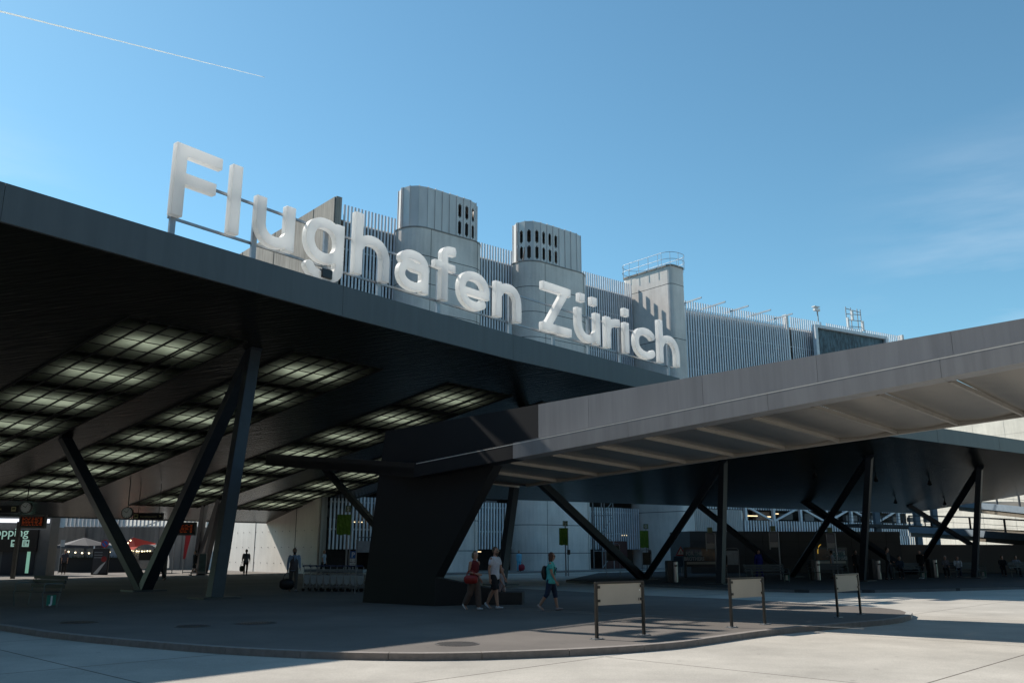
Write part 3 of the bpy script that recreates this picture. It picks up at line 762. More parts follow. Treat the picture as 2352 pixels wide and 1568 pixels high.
m_joint = mat('shadow_joint', (0.09, 0.085, 0.08), 0.9)
m_slat = mat('aluminium_slat', (0.66, 0.68, 0.72), 0.45, 0.1, var=0.12, scale=1.4, stretch=(3, 3, 0.5))
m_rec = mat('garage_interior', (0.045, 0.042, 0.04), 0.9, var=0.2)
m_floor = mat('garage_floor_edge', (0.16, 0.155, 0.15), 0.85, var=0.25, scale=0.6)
m_zinc = mat('grey_sheet_metal', (0.62, 0.59, 0.57), 0.5, 0.12, var=0.1, scale=0.7, stretch=(1, 1, 0.4))
ZT = 28.6
gar = empty('car_park_building', (C1.x, C1.y, 0), label='tall concrete car park behind the sign, clad in vertical aluminium slats with rounded stair towers', cat='building')
# dark interior box and floor edges
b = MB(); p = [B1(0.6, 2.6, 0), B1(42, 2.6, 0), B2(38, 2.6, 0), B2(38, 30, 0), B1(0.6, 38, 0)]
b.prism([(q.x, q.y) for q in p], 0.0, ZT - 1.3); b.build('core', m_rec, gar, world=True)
b = MB()
for k in range(9):
    z = 4.1 + 2.72 * k
    for (f0, f1) in ((B1(0.3, 0.6, z), B1(43, 0.6, z)), (B1(42.9, 0.6, z), B2(38, 0.6, z))):
        d = (f1 - f0).normalized(); n = Vector((-d.y, d.x, 0)); q = [f0, f1, f1 + n * 2.1, f0 + n * 2.1]
        b.hexa(q + [v + Vector((0, 0, 0.62 if k % 1 == 0 else .3)) for v in q])
b.build('floor_edges', m_floor, gar, world=True)
b = MB()
for f0, f1 in ((B1(0.3, .62, 24.6), B1(42, .62, 24.6)), (B2(.5, .62, 24.6), B2(37.6, .62, 24.6))):
    d = (f1 - f0).normalized(); n = Vector((-d.y, d.x, 0)) * .25; q = [f0, f1, f1 + n, f0 + n]; b.hexa(q + [v + Vector((0, 0, 2.9)) for v in q])
b.build('parapet', mat('dark_parapet', (.07, .066, .062), .85, var=.5, scale=.9), gar, world=True)
b = MB()
random.seed(3)
for k in range(9):
    z = 4.75 + 2.72 * k
    for j in range(14):
        s = 1.5 + j * 3.1 + random.uniform(-.4, .4); w = random.uniform(1.2, 2.2)
        q = B1(s, 1.5, z); b.box((q.x, q.y, z + random.uniform(.5, .8)), (w, 0.5, random.uniform(.5, .9)), math.atan2(E1.y, E1.x))
    for j in range(12):
        s = 1.5 + j * 3.6 + random.uniform(-.4, .4); q = B2(s, 1.5, z); b.box((q.x, q.y, z + .6), (random.uniform(1.2, 2.2), 0.5, random.uniform(.5, .9)), math.atan2(E2.y, E2.x))
tag(b.build('deck_clutter', mat('deck_clutter', (0.2, 0.19, 0.19), 0.6, var=0.6, scale=0.3), gar, world=True), kind='stuff')
# slats: bands per bay
def slats(BF, s0, s1, z0, z1, sp=0.315, w=0.15, dp=0.09, off=0.0, ang=0, name='slat_band', jitter=0.0):
    b = MB(); s = s0; i = 0
    while s < s1:
        zz = z1 + (random.uniform(-jitter, jitter) if jitter else 0)
        q = BF(s, off, (z0 + zz) / 2); b.box((q.x, q.y, q.z), (w, dp, zz - z0), ang); s += sp; i += 1
    return b.build(name, m_slat, gar, world=True)
a1 = math.atan2(E1.y, E1.x); a2 = math.atan2(E2.y, E2.x)
TW = [(5.8, 13.9), (18.5, 26.7)]           # stair towers along the facade
for s0, s1 in ((1.0, 5.9), (14.0, 18.5), (26.8, 34.9)):
    slats(B1, s0, s1, 6.9, ZT, ang=a1, off=0.1)
    slats(B1, s0, s1, 1.75, 5.6, ang=a1, off=0.1)
    b = MB()
    for z in (8.2, 12.4, 16.6, 20.8, 25.0, 27.3, 3.2, 5.2):
        b.bar(B1(s0, 0.33, z), B1(s1, 0.33, z), 0.06, 0.12)
    b.build('slat_rail', m_zinc, gar, world=True)
# corner plate, parapet
b = MB(); q = B1(0.35, 0.3, 14.6); b.box((q.x, q.y, 14.6), (0.5, 0.9, 28.9), a1); b.build('corner_fin', m_conr, gar, world=True, bevel=0.02)
# end wall, running back from the corner, ribbed concrete with raking joints
EW = -Vector((0.646, -0.763, 0)).normalized(); Ein = Vector((EW.y, -EW.x, 0))
def W(t, z, d=0.0): p = C1 + EW * t + Ein * d; return Vector((p.x, p.y, z))
b = MB(); b.extr([W(0, 6), W(44, 6), W(44, 29.0), W(0, 29.0)], Ein * 0.5)
b.build('end_wall', m_conr, gar, world=True)
b = MB(); b.extr([W(0, 0), W(44, 0), W(44, 5.99), W(0, 5.99)], Ein * 0.5)
b.build('lower_end_wall', concrete('pale_smooth_concrete', (0.82, 0.78, 0.72), stain=.14), gar, world=True)
b = MB()
for (t0, z0, t1, z1) in ((0, 8.0, 44, 3.5), (0, 13.2, 44, 9.5), (0, 17.6, 44, 12.5), (0, 23.2, 44, 18.6)):
    b.bar(W(t0, z0, -0.004), W(t1, z1, -0.004), 0.03, 0.09)
for t in (3.5, 10.6, 17.5, 25):
    b.bar(W(t, 0, -0.004), W(t, 29, -0.004), 0.03, 0.05, up=Ein)
b.build('wall_joints', m_joint, gar, world=True)
# tie-hole dots low on the wall (cast concrete seen from the platform)
b = MB()
for t in np.arange(0.9, 22, 1.2):
    for z in (0.7, 1.9, 3.1): q = W(t, z, -0.004); b.box((q.x, q.y, z), (0.05, 0.05, 0.05), math.atan2(EW.y, EW.x))
b.build('tie_holes', m_joint, gar, world=True)
# rounded stair towers
def rrect(s0, s1, d0, d1, r, n=9):
    o = []
    for cx, cy, a0 in ((s0 + r, d0 + r, 180), (s1 - r, d0 + r, 270), (s1 - r, d1 - r, 0), (s0 + r, d1 - r, 90)):
        for i in range(n): a = R(a0 + 90 * i / (n - 1)); o.append((cx + r * math.cos(a), cy + r * math.sin(a)))
    return o
def tower(s0, s1, ztop, cap=None, holes=(), lab=''):
    d0, d1 = -2.2, 1.5
    pl = [B1(s, d, 0) for s, d in rrect(s0, s1, d0, d1, 1.75)]
    b = MB(); b.prism([(p.x, p.y) for p in pl], 0, ztop); o = b.build('stair_tower', m_con, gar, world=True)
    b = MB(); pj = [B1(s, d, 0) for s, d in rrect(s0 - .004, s1 + .004, d0 - .004, d1 + .004, 1.75)]
    z = ztop - 2.4
    while z > 1:
        b.prism([(p.x, p.y) for p in pj], z, z + 0.055); z -= 2.35
    for s in (s0 + 2.05, s1 - 1.2):
        q = B1(s, d0 - .002, ztop / 2); b.box((q.x, q.y, ztop / 2), (0.035, 0.02, ztop - 0.02), a1)
    b.build('panel_joints', m_joint, o)
    me = o.children[-1].data if o.children else None
    for v in [k for k in bpy.data.objects if k.parent == o][-1].data.vertices: v.co -= ORG[gar.name]
    b = MB(); pr = [B1(s, d, 0) for s, d in rrect(s0 - .03, s1 + .03, d0 - .03, d1 + .03, 1.77)]
    b.prism([(p.x, p.y) for p in pr], ztop - 0.02, ztop + 0.1); c = b.build('coping', m_cone, o); 
    for v in c.data.vertices: v.co -= ORG[gar.name]
    if cap:
        zc = cap; fr = rrect(s0 + .3, s1 - .3, d0 + .3, d1 - .2, 1.5, n=4)
        # faceted sheet-metal crown: wall panels with gaps, some with slots
        b = MB(); n = len(fr); segs = []
        pts = []
        for i in range(n):
            a, c = Vector(fr[i]), Vector(fr[(i + 1) % n]); L = (c - a).length; k = max(1, round(L / 0.8))
            for j in range(k): pts.append(a.lerp(c, j / k))
        N = len(pts); cen = Vector(((s0 + s1) / 2, (d0 + d1) / 2))
        for i in range(N):
            a, c = pts[i], pts[(i + 1) % N]; mid = (a + c) / 2; al = (c - a).normalized(); out = Vector((al.y, -al.x)) 
            W3 = lambda q, z, o_=0.0: B1(q.x + out.x * o_, q.y + out.y * o_, z)
            slot = mid.y < d0 + 1.9 and holes[0] <= mid.x <= holes[1]
            ztp = zc + random.uniform(-.02, .03)
            if not slot:
                b.hexa([W3(a, ztop), W3(c, ztop), W3(c, ztop, -.06), W3(a, ztop, -.06), W3(a, ztp), W3(c, ztp), W3(c, ztp, -.06), W3(a, ztp, -.06)])
            else:
                w = (c - a).length; hw = 0.17; l1 = a.lerp(c, .5 - hw / w); r1 = a.lerp(c, .5 + hw / w)
                for q0, q1 in ((a, l1), (r1, c)):
                    b.hexa([W3(q0, ztop), W3(q1, ztop), W3(q1, ztop, -.06), W3(q0, ztop, -.06), W3(q0, ztp), W3(q1, ztp), W3(q1, ztp, -.06), W3(q0, ztp, -.06)])
                for z0, z1 in ((ztop, ztop + .35), (ztop + 1.65, ztop + 1.9), (ztop + 3.2, ztp)):
                    b.hexa([W3(l1, z0), W3(r1, z0), W3(r1, z0, -.06), W3(l1, z0, -.06), W3(l1, z1), W3(r1, z1), W3(r1, z1, -.06), W3(l1, z1, -.06)])
                for zc0, sg in ((ztop + .35, 1), (ztop + 1.65, -1), (ztop + 1.9, 1), (ztop + 3.2, -1)):   # rounded slot ends
                    for q0, q1 in ((l1, l1.lerp(r1, .3)), (r1.lerp(l1, .3), r1)):
                        b.hexa([W3(q0, zc0 - (.0 if sg > 0 else .12)), W3(q1, zc0 - (0 if sg > 0 else .12)), W3(q1, zc0 - (0 if sg > 0 else .12), -.06), W3(q0, zc0 - (0 if sg > 0 else .12), -.06),
                                W3(q0, zc0 + (.12 if sg > 0 else 0)), W3(q1, zc0 + (.12 if sg > 0 else 0)), W3(q1, zc0 + (.12 if sg > 0 else 0), -.06), W3(q0, zc0 + (.12 if sg > 0 else 0), -.06)])
            # standing seam
            b.hexa([W3(a, ztop, 0), W3(a + al * .05, ztop, 0), W3(a + al * .05, ztop, .07), W3(a, ztop, .07), W3(a, ztp + .05), W3(a + al * .05, ztp + .05), W3(a + al * .05, ztp + .05, .07), W3(a, ztp + .05, .07)])
        cr = b.build('metal_crown', m_zinc, gar, world=True)
        b = MB(); q = [B1(p.x * .985 + cen.x * .015, p.y, 0) for p in [Vector(x) for x in rrect(s0 + .42, s1 - .42, d0 + .42, d1 - .32, 1.4, n=4)]]
        b.prism([(p.x, p.y) for p in q], zc - .35, zc - .2); c = b.build('crown_lid', m_zinc, cr)
        for v in c.data.vertices: v.co -= ORG[gar.name]
        # ducts and braces glimpsed through the slots
        b = MB(); ss = holes[0] + .3
        for k in range(7):
            x = holes[0] + (holes[1] - holes[0]) * k / 6
            b.bar(B1(x, -1.2, ztop), B1(min(x + .8, s1 - 1), -1.0, zc - .4), .08, .08)
        b.box(tuple(B1((holes[0] + holes[1]) / 2, -.1, ztop + 1.6)), (2.6, .9, 3.0), a1)
        c = b.build('crown_ducts', mat('brown_duct', (0.06, 0.045, 0.035), 0.7), cr)
        for v in c.data.vertices: v.co -= ORG[gar.name]
tower(TW[0][0], TW[0][1], 27.5, cap=31.3, holes=(TW[0][1] - 3.4, TW[0][1] - .5))
tower(TW[1][0], TW[1][1], 27.3, cap=31.3, holes=(TW[1][0] + .2, TW[1][0] + 4.4))
# square tower with roof railing
d0, d1 = -5.0, 1.5; s0, s1 = 35.0, 37.25; ZS = 29.5
pl = [B1(s, d, 0) for s, d in rrect(s0, s1, d0, d1, 0.45, 5)]
b = MB(); b.prism([(p.x, p.y) for p in pl], 0, ZS); o = b.build('square_tower', m_con, gar, world=True)
b = MB(); pj = [B1(s, d, 0) for s, d in rrect(s0 - .004, s1 + .004, d0 - .004, d1 + .004, .45, 5)]
for z in (27.6, 22.0, 16.2, 10.6, 5.2): b.prism([(p.x, p.y) for p in pj], z, z + 0.06)
c = b.build('panel_joints', m_joint, o)
for v in c.data.vertices: v.co -= ORG[gar.name]
b = MB(); pr = [B1(s, d, 0) for s, d in rrect(s0 - .08, s1 + .08, d0 - .08, d1 + .08, .5, 5)]
b.prism([(p.x, p.y) for p in pr], ZS - .02, ZS + .15); c = b.build('coping', m_cone, o)
for v in c.data.vertices: v.co -= ORG[gar.name]
b = MB(); pr = [B1(s, d, 0) for s, d in rrect(s0 - .35, s1 + .35, d0 - .35, d1 + .35, 1.2, 5)]
for z in (ZS + .7, ZS + 1.4): b.tube([(p.x, p.y, z) for p in pr + pr[:1]], 0.025, 6)
for k in range(0, len(pr), 2): b.tube([(pr[k].x, pr[k].y, ZS - .2), (pr[k].x, pr[k].y, ZS + 1.4)], 0.022, 6)
for t in (0.2, .4, .6, .8):
    for x in (s0 - .35, s1 + .35): q = B1(x, d0 + (d1 - d0) * t, 0); b.tube([(q.x, q.y, ZS - .2), (q.x, q.y, ZS + 1.4)], 0.022, 6)
c = b.build('roof_railing', m_rail, o)
for v in c.data.vertices: v.co -= ORG[gar.name]
# right wing of the facade
slats(B2, 0.8, 16.4, 6.0, ZT - .25, sp=0.36, w=0.15, ang=a2, off=0.0)
slats(B2, 0.8, 16.4, 5.9, ZT - 1.2, sp=0.36, w=0.17, ang=a2, off=-0.35)
slats(B2, 17.3, 22.6, 6.0, ZT, sp=0.36, ang=a2); slats(B2, 23.4, 29.6, 6.0, ZT, sp=0.36, ang=a2); slats(B2, 30.3, 37.0, 6.0, ZT, sp=0.36, ang=a2)
b = MB()
for s in (16.6, 37.4): q = B2(s, .2, 0); b.box((q.x, q.y, 17.4), (0.35, 0.6, 22.8), a2)
b.build('corner_fin', m_zinc, gar, world=True)
b = MB()
for k in range(5):
    s = 0.9 + k * 3.4; b.bar(B2(s, 1.0, ZT - .6), B2(s + .3, -2.6, ZT - .55), 0.1, 0.16)
b.build('roof_outrigger', m_rail, gar, world=True)
b = MB()
for s in np.arange(1, 44, 3.4):
    for z in (8.2, 12.4, 16.6, 20.8, 25.0, 27.2): pass
for z in (8.2, 12.4, 16.6, 20.8, 25.0, 27.2): b.bar(B2(.7, .24, z), B2(37.3, .24, z), 0.06, 0.12)
b.build('slat_rail', m_zinc, gar, world=True)
# low part of the right wing: ribbed panel, low slat band, open deck with lit lamps and diagonal braces
b = MB(); b.extr([B2(-1.6, -.9, 3.3), B2(6.9, -.9, 3.3), B2(6.9, -.9, 5.8), B2(-1.6, -.9, 5.8)], N2 * .2)
s = -1.6
while s < 6.8: q = B2(s, -.95, 4.5); b.box((q.x, q.y, 4.55), (0.04, 0.08, 2.46), a2); s += .24
b.build('ribbed_panel', m_zinc, gar, world=True)
slats(B2, 7.0, 35.8, 3.3, 4.75, sp=0.4, w=0.17, ang=a2, off=-1.1, name='low_slat_band')
slats(B2, 26.4, 35.8, 2.0, 3.31, sp=0.4, w=0.17, ang=a2, off=-1.1, name='low_slat_band')
b = MB()
for s in np.arange(7.4, 36, 4.1):
    b.bar(B2(s, -.8, 2.0), B2(s, -.8, 7.4), 0.3, 0.3, up=N2)
for s in np.arange(7.4, 30, 8.2):
    b.bar(B2(s, -.78, 6.3), B2(s + 4.1, -.78, 4.7), 0.16, 0.2); b.bar(B2(s + 4.1, -.78, 4.7), B2(s + 8.2, -.78, 6.3), 0.16, 0.2)
b.build('steel_brace', m_slat, gar, world=True)
b = MB()
for s, z in ((7, 5.3), (9.3, 5.3), (10.0, 5.3), (13.2, 5.6), (12, 5.25), (-5.6, 2.9), (-7.6, 3.1)):
    b.box(tuple(B2(s, .55, z)), (0.9, 0.06, 0.09), a2)
for s, z in ((3.1, 3.75), (3.9, 3.75), (15.2, 1.55), (29.6, 2.9)): b.box(tuple(B1(s, .5, z)), (0.5, 0.06, 0.06), a1)
b.build('strip_lamp', emit('warm_tube', (1.0, 0.75, 0.42), 1.6), gar, world=True)

# advertising screen on the right wing
ad = empty('rooftop_billboard', tuple(B2(21, -.7, 20)), label='wide dark advertising billboard in a white frame high on the slatted facade', cat='billboard')
b = MB(); A0, A1 = 20.4, 33.0
zt, zb = 27.7, 20.5
for p, q in (((A0, zb), (A0, zt)), ((A1, zb), (A1, zt))): b.bar(B2(p[0], -.75, p[1]), B2(q[0], -.75, q[1]), 0.45, 0.5, up=N2)
for z in (zb, zt): b.bar(B2(A0 - .2, -.75, z), B2(A1 + .2, -.75, z), 0.45, 0.36)
b.build('frame', mat('white_frame', (0.62, 0.65, 0.68), 0.5), ad, world=True)
mp_ = bpy.data.materials.new('billboard_print'); mp_.use_nodes = True; nt = mp_.node_tree; bs = nt.nodes['Principled BSDF']; bs.inputs['Roughness'].default_value = .5
tc = nt.nodes.new('ShaderNodeTexCoord'); mg = nt.nodes.new('ShaderNodeMapping'); mg.inputs['Scale'].default_value = (1.6, 1.6, .5); n = nt.nodes.new('ShaderNodeTexNoise'); n.inputs['Scale'].default_value = 1.7; n.inputs['Detail'].default_value = 6; n.inputs['Roughness'].default_value = .7
nt.links.new(tc.outputs['Object'], mg.inputs[0]); nt.links.new(mg.outputs[0], n.inputs['Vector']); cr = nt.nodes.new('ShaderNodeValToRGB'); cr.color_ramp.elements[0].position = .4; cr.color_ramp.elements[1].position = .75
cr.color_ramp.elements[0].color = (0.006, 0.018, 0.03, 1); cr.color_ramp.elements[1].color = (0.12, 0.2, 0.25, 1); nt.links.new(n.outputs[0], cr.inputs[0]); nt.links.new(cr.outputs[0], bs.inputs['Base Color'])
b = MB(); b.extr([B2(A0 + .2, -.6, zb + .15), B2(A1 - .2, -.6, zb + .15), B2(A1 - .2, -.6, zt - .15), B2(A0 + .2, -.6, zt - .15)], N2 * .1)
b.build('print', mp_, ad, world=True)
# a small generic dark-haired figure in profile on the print
b = MB(); hs = 27.4; hz = 24.9
def disc(s, z, rs, rz, off, n=18): return [B2(s + rs * math.cos(2 * math.pi * k / n), off, z + rz * math.sin(2 * math.pi * k / n)) for k in range(n)]
b.extr(disc(hs + .5, hz - .2, .85, 1.3, -.612), N2 * .008); b.build('printed_hair', mat('print_hair', (0.012, 0.01, 0.015), .6), ad, world=True)
b = MB(); b.extr(disc(hs, hz - .1, .42, .85, -.62), N2 * .008); b.build('printed_face', mat('print_face', (0.3, 0.15, 0.12), .6), ad, world=True)
# antenna frame and camera mast
an = empty('antenna_frame', tuple(B2(28.5, .3, ZT)), label='white lattice antenna frame rising from the facade above the billboard', cat='antenna')
b = MB()
for x in (0, .9, 2.1, 2.7): b.tube([B2(27.4 + x, .3, ZT - 1.6), B2(27.4 + x, .3, ZT + 2.7)], .07, 6)
for z in (.2, 1.0, 1.8, 2.5): b.tube([B2(27.4, .3, ZT + z), B2(30.1, .3, ZT + z + (.2 if z < 2 else -.2))], .05, 6)
b.build('frame', m_rail, an, world=True)
b = MB()
for x, z in ((0, .6), (.9, 1.7), (2.7, .5)): b.box(tuple(B2(27.4 + x, .1, ZT + z)), (.28, .2, 1.3), a2)
b.build('antenna_panel', mat('white_plastic', (.7, .7, .7), .5), an, world=True)
cm = empty('camera_mast', tuple(B2(22.2, .2, ZT)), label='short mast with a white surveillance camera at the facade top left of the billboard', cat='camera mast')
b = MB(); b.tube([B2(22.2, .2, ZT - 1.5), B2(22.2, .2, ZT + .8), B2(21.8, -.1, ZT + 1.2)], .08, 8); b.build('mast', m_rail, cm, world=True)
b = MB(); b.box(tuple(B2(21.6, -.2, ZT + 1.4)), (.9, .3, .3), a2); b.box(tuple(B2(21.5, -.2, ZT + 1.75)), (.9, .5, .12), a2); b.build('camera_head', mat('white_plastic', (.7, .7, .7), .5), cm, world=True)

# ------------------------------------------------------------------ sunlit concrete building on the far right, and the ramps in front of it
w0, w1 = Vector((72, 215, 0)), Vector((142, 96, 0)); wd = (w1 - w0).normalized(); wn = Vector((-wd.y, wd.x, 0)); wn = wn if wn.x > 0 else -wn
fb = empty('concrete_building', tuple(w0), label='pale sunlit concrete building behind the ramps on the far right', cat='building')
def WB_(t, z, d=0): p = w0 + wd * t + wn * d; return Vector((p.x, p.y, z))
b = MB(); b.extr([WB_(0, 0), WB_(138, 0), WB_(138, 34), WB_(0, 34)], wn * 14); b.build('wall', concrete('pale_concrete', (0.7, 0.65, 0.57), stain=.2), fb, world=True)
b = MB()
for z in (2.2, 5.8, 9.4, 13.0, 16.6, 20.2, 23.8, 27.4): b.bar(WB_(0, z, -.003), WB_(138, z, -.003), .02, .05)
for t in np.arange(4, 138, 6.5): b.bar(WB_(t, 0, -.003), WB_(t, 34, -.003), .02, .04, up=wn)
b.build('wall_joints', mat('pale_joint', (.3, .28, .25), .9), fb, world=True)
# ramp decks
def ramp(label, pts_top, width, th, z_off=0):
    t = empty('car_ramp', tuple(pts_top[0]), label=label, cat='ramp', group='car park ramps on the far right')
    b = MB()
    for p, q in zip(pts_top, pts_top[1:]):
        n = Vector((-(q - p).y, (q - p).x, 0)).normalized() * width
        b.hexa([p - Vector((0, 0, th)), q - Vector((0, 0, th)), q + n - Vector((0, 0, th)), p + n - Vector((0, 0, th)), p, q, q + n, p + n])
    b.build('deck', mat('ramp_concrete', (.16, .14, .11), .85, var=.2), t, world=True)
    b = MB()
    for p, q in zip(pts_top, pts_top[1:]):
        f = -Vector((-(q - p).y, (q - p).x, 0)).normalized() * .12
        b.hexa([p + f - Vector((0, 0, .42)), q + f - Vector((0, 0, .42)), q - Vector((0, 0, .42)) + f * .1, p - Vector((0, 0, .42)) + f * .1, p + f + Vector((0, 0, .12)), q + f + Vector((0, 0, .12)), q + f * .1 + Vector((0, 0, .12)), p + f * .1 + Vector((0, 0, .12))])
    b.build('edge_beam', mat('ramp_edge_paint', (.2, .25, .3), .5), t, world=True)
    b = MB()
    for p, q in zip(pts_top, pts_top[1:]):
        L = (q - p).length; k = int(L / 3.2)
        for i in range(k + 1): r = p.lerp(q, i / k); b.bar(r, r + Vector((0, 0, 1.15)), .16, .1)
        b.bar(p + Vector((0, 0, 1.15)), q + Vector((0, 0, 1.15)), .08, .12)
        b.bar(p + Vector((0, 0, .65)), q + Vector((0, 0, .65)), .03, .03)
    b.build('railing', mat('dark_railing', (.06, .07, .08), .5), t, world=True)
ramp('lower curved car park ramp with blue edge beam on the far right', [at_depth(2090, 1212, 86), at_depth(2140, 1214, 82), at_depth(2230, 1219, 76), at_depth(2400, 1232, 68), at_depth(2600, 1252, 60)], 6, .8)
ramp('upper car park ramp sloping down to the right edge', [at_depth(2200, 1152, 84), at_depth(2400, 1171, 70), at_depth(2600, 1192, 60)], 6, .8)
b = MB(); 
t = empty('garage_deck', tuple(at_depth(1960, 1200, 92)), label='open deck with thin railing and columns against the sunlit wall', cat='deck')
p, q = at_depth(1950, 1206, 93), at_depth(2150, 1212, 97)
b = MB(); b.bar(p, q, 3.0, .3); b.build('deck', m_rec, t, world=True)
b = MB()
for k in range(9): r = p.lerp(q, k / 8); b.bar(r, r + Vector((0, 0, 1.1)), .1, .1)
for z in (.4, .8, 1.1): b.bar(p + Vector((0, 0, z)), q + Vector((0, 0, z)), .04, .04)
b.build('railing', mat('dark_railing', (.06, .07, .08), .5), t, world=True)
for f in (.28, .74, .95):
    b = MB(); r = p.lerp(q, f); b.bar(r - Vector((0, .8, 3)), r + Vector((0, -.8, 4)), .7, .5); b.build('column', mat('deck_column_paint', (.12, .15, .18), .6), t, world=True)

# ------------------------------------------------------------------ low dark wall behind the benches
lw = empty('service_building', tuple(ground(1588, 1322)), label='low dark panelled building behind the benches, with a lower wall stepping down to the right', cat='building')
p0, p1, p2 = ground(1588, 1315), ground(2075, 1314), ground(2700, 1314)
p0 = Vector((p0.x * .97, p0.y * .97, 0)); p1 = Vector((p1.x * 0.98, p1.y * .98, 0))
m_pan = mat('dark_wall_panels', (0.06, 0.062, 0.062), .6, var=.15, scale=.5)
b = MB(); n = Vector((-(p1 - p0).y, (p1 - p0).x, 0)).normalized() * 5
zq = at_depth(1700, 1219, p0.y).z
b.prism([(p0.x, p0.y), (p1.x, p1.y), (p1.x + n.x, p1.y + n.y), (p0.x + n.x, p0.y + n.y)], 0, zq); b.build('block', m_pan, lw, world=True)
b = MB(); d = (p1 - p0).normalized(); L = (p1 - p0).length; s = 1.4
while s < L: q = p0 + d * s - n * .0008; b.bar((q.x, q.y, .05), (q.x, q.y, zq - .05), .02, .02, up=n); s += 1.4
for z in (1.2, 2.3): b.bar(p0 - n * .0008 + Vector((0, 0, z)), p1 - n * .0008 + Vector((0, 0, z)), .02, .02)
b.build('panel_joints', m_rec, lw, world=True)
m_low = mat('grey_rendered_wall', (0.13, 0.125, 0.115), .8, var=.12, scale=.4)
b = MB(); b.prism([(p1.x + .003, p1.y), (p2.x, p2.y), (p2.x, p2.y + .4), (p1.x + .003, p1.y + .4)], 0, at_depth(2200, 1250, p1.y).z); b.build('low_wall', m_low, lw, world=True)

# ------------------------------------------------------------------ back left: retaining wall with railing, raised wing, kiosk
m_ret = concrete('retaining_concrete', (0.34, 0.29, 0.25), vstripe=1.6, stain=.35)
rw = empty('retaining_wall', tuple(at_depth(190, 1300, 80)), label='brownish concrete retaining wall behind the tents, with a pale slatted railing on top', cat='wall')
q0, q1 = Vector((-40, 80, 0)), W(21, 0); q1 = Vector((q1.x, q1.y, 0))
b = MB(); b.prism([(q0.x, q0.y), (q1.x, q1.y), (q1.x, q1.y + 1), (q0.x, q0.y + 1)], 0, 3.7); b.build('wall', m_ret, rw, world=True)
b = MB(); d = (q1 - q0); k = 6
for i in range(1, k): r = q0 + d * i / k; b.bar((r.x, r.y - .003, 0), (r.x, r.y - .003, 3.7), .02, .05, up=(0, 1, 0))
b.build('wall_joints', m_joint, rw, world=True)
b = MB(); L = d.length; s = 0
while s < L: r = q0 + d * s / L; b.box((r.x, r.y + .3, 4.5), (.14, .1, 1.7), 0); s += .34
b.build('slat_railing', mat('white_slat', (.7, .7, .7), .5), rw, world=True)
b = MB(); b.bar(q0 + Vector((0, .5, 3.75)), q1 + Vector((0, .5, 3.75)), .1, .12); b.build('rail_beam', m_rail, rw, world=True)
# sunlit far facade above the wall
ff = empty('far_terminal_facade', (-60, 120, 0), label='bright pale terminal facade seen over the retaining wall', cat='building')
b = MB(); b.box((-60, 118, 9), (70, 4, 18)); b.build('wall', mat('white_facade', (.65, .66, .66), .7), ff, world=True)
b = MB()
for x in np.arange(-94, -26, 1.1): b.box((x, 115.9, 9), (.3, .2, 18))
b.build('mullions', m_zinc, ff, world=True)
# left wing with sloped concrete soffit
lwg = empty('concrete_wing', (-45, 64, 0), label='shaded concrete building wing behind the kiosk on the far left', cat='building')
b = MB(); b.prism([(-70, 71), (-43, 74), (-38, 79.9), (-70, 79.9)], 0, lambda x, y: 3.6); b.build('wall', m_ret, lwg, world=True)

# ------------------------------------------------------------------ unseen dark blocks added behind and beside the viewer to cut skylight
m_blocker = mat('blocker_cladding', (0.07, 0.075, 0.08), 0.5, var=0.3, scale=0.05)
def block(name, label, x0, y0, x1, y1, h):
    t = empty(name, ((x0 + x1) / 2, (y0 + y1) / 2, 0), label=label, cat='building')
    b = MB(); b.box(((x0 + x1) / 2, (y0 + y1) / 2, h / 2), (x1 - x0, y1 - y0, h)); b.build('wall', m_blocker, t, world=True)
    b = MB(); z = 3.5
    while z < h: b.box(((x0 + x1) / 2, (y0 + y1) / 2, z), (x1 - x0 + .3, y1 - y0 + .3, .5)); z += 3.6
    b.build('floor_band', m_floor, t, world=True)
block('skylight_blocker', 'long dark skylight blocker added behind the viewer', -140, -62, 140, -38, 50)
block('skylight_blocker', 'dark skylight blocker added on the left, outside the frame', -112, -37, -68, 34, 34)
block('skylight_blocker', 'dark skylight blocker added on the right, outside the frame', 82, -37, 120, 30, 26)
# ================================================================== STREET FURNITURE
m_black = mat('black_paint', (0.012, 0.012, 0.013), 0.4, var=0.1)
m_bronze = mat('dark_bronze_frame', (0.022, 0.019, 0.017), 0.45, 0.2)
m_beige = mat('beige_panel', (0.42, 0.39, 0.33), 0.6, var=0.05, scale=2)
m_inox = mat('brushed_steel', (0.42, 0.42, 0.42), 0.3, 0.8, var=0.12, scale=8, stretch=(1, 1, .1))
m_galv = mat('galvanised_tube', (0.3, 0.31, 0.32), 0.45, 0.6)
m_white = mat('white_paint', (0.75, 0.75, 0.74), 0.5, var=0.04)
m_wood = mat('dark_bench_slats', (0.035, 0.04, 0.042), 0.6, var=0.25, scale=12, stretch=(.2, 4, 4))
m_greenp = mat('green_plate', (0.01, 0.2, 0.13), 0.5, var=0.05)
m_olive = mat('green_cover_fabric', (0.1, 0.2, 0.015), 0.8, var=0.25, scale=4)
m_tubeg = mat('grey_green_tube', (0.13, 0.17, 0.17), 0.45, 0.3)
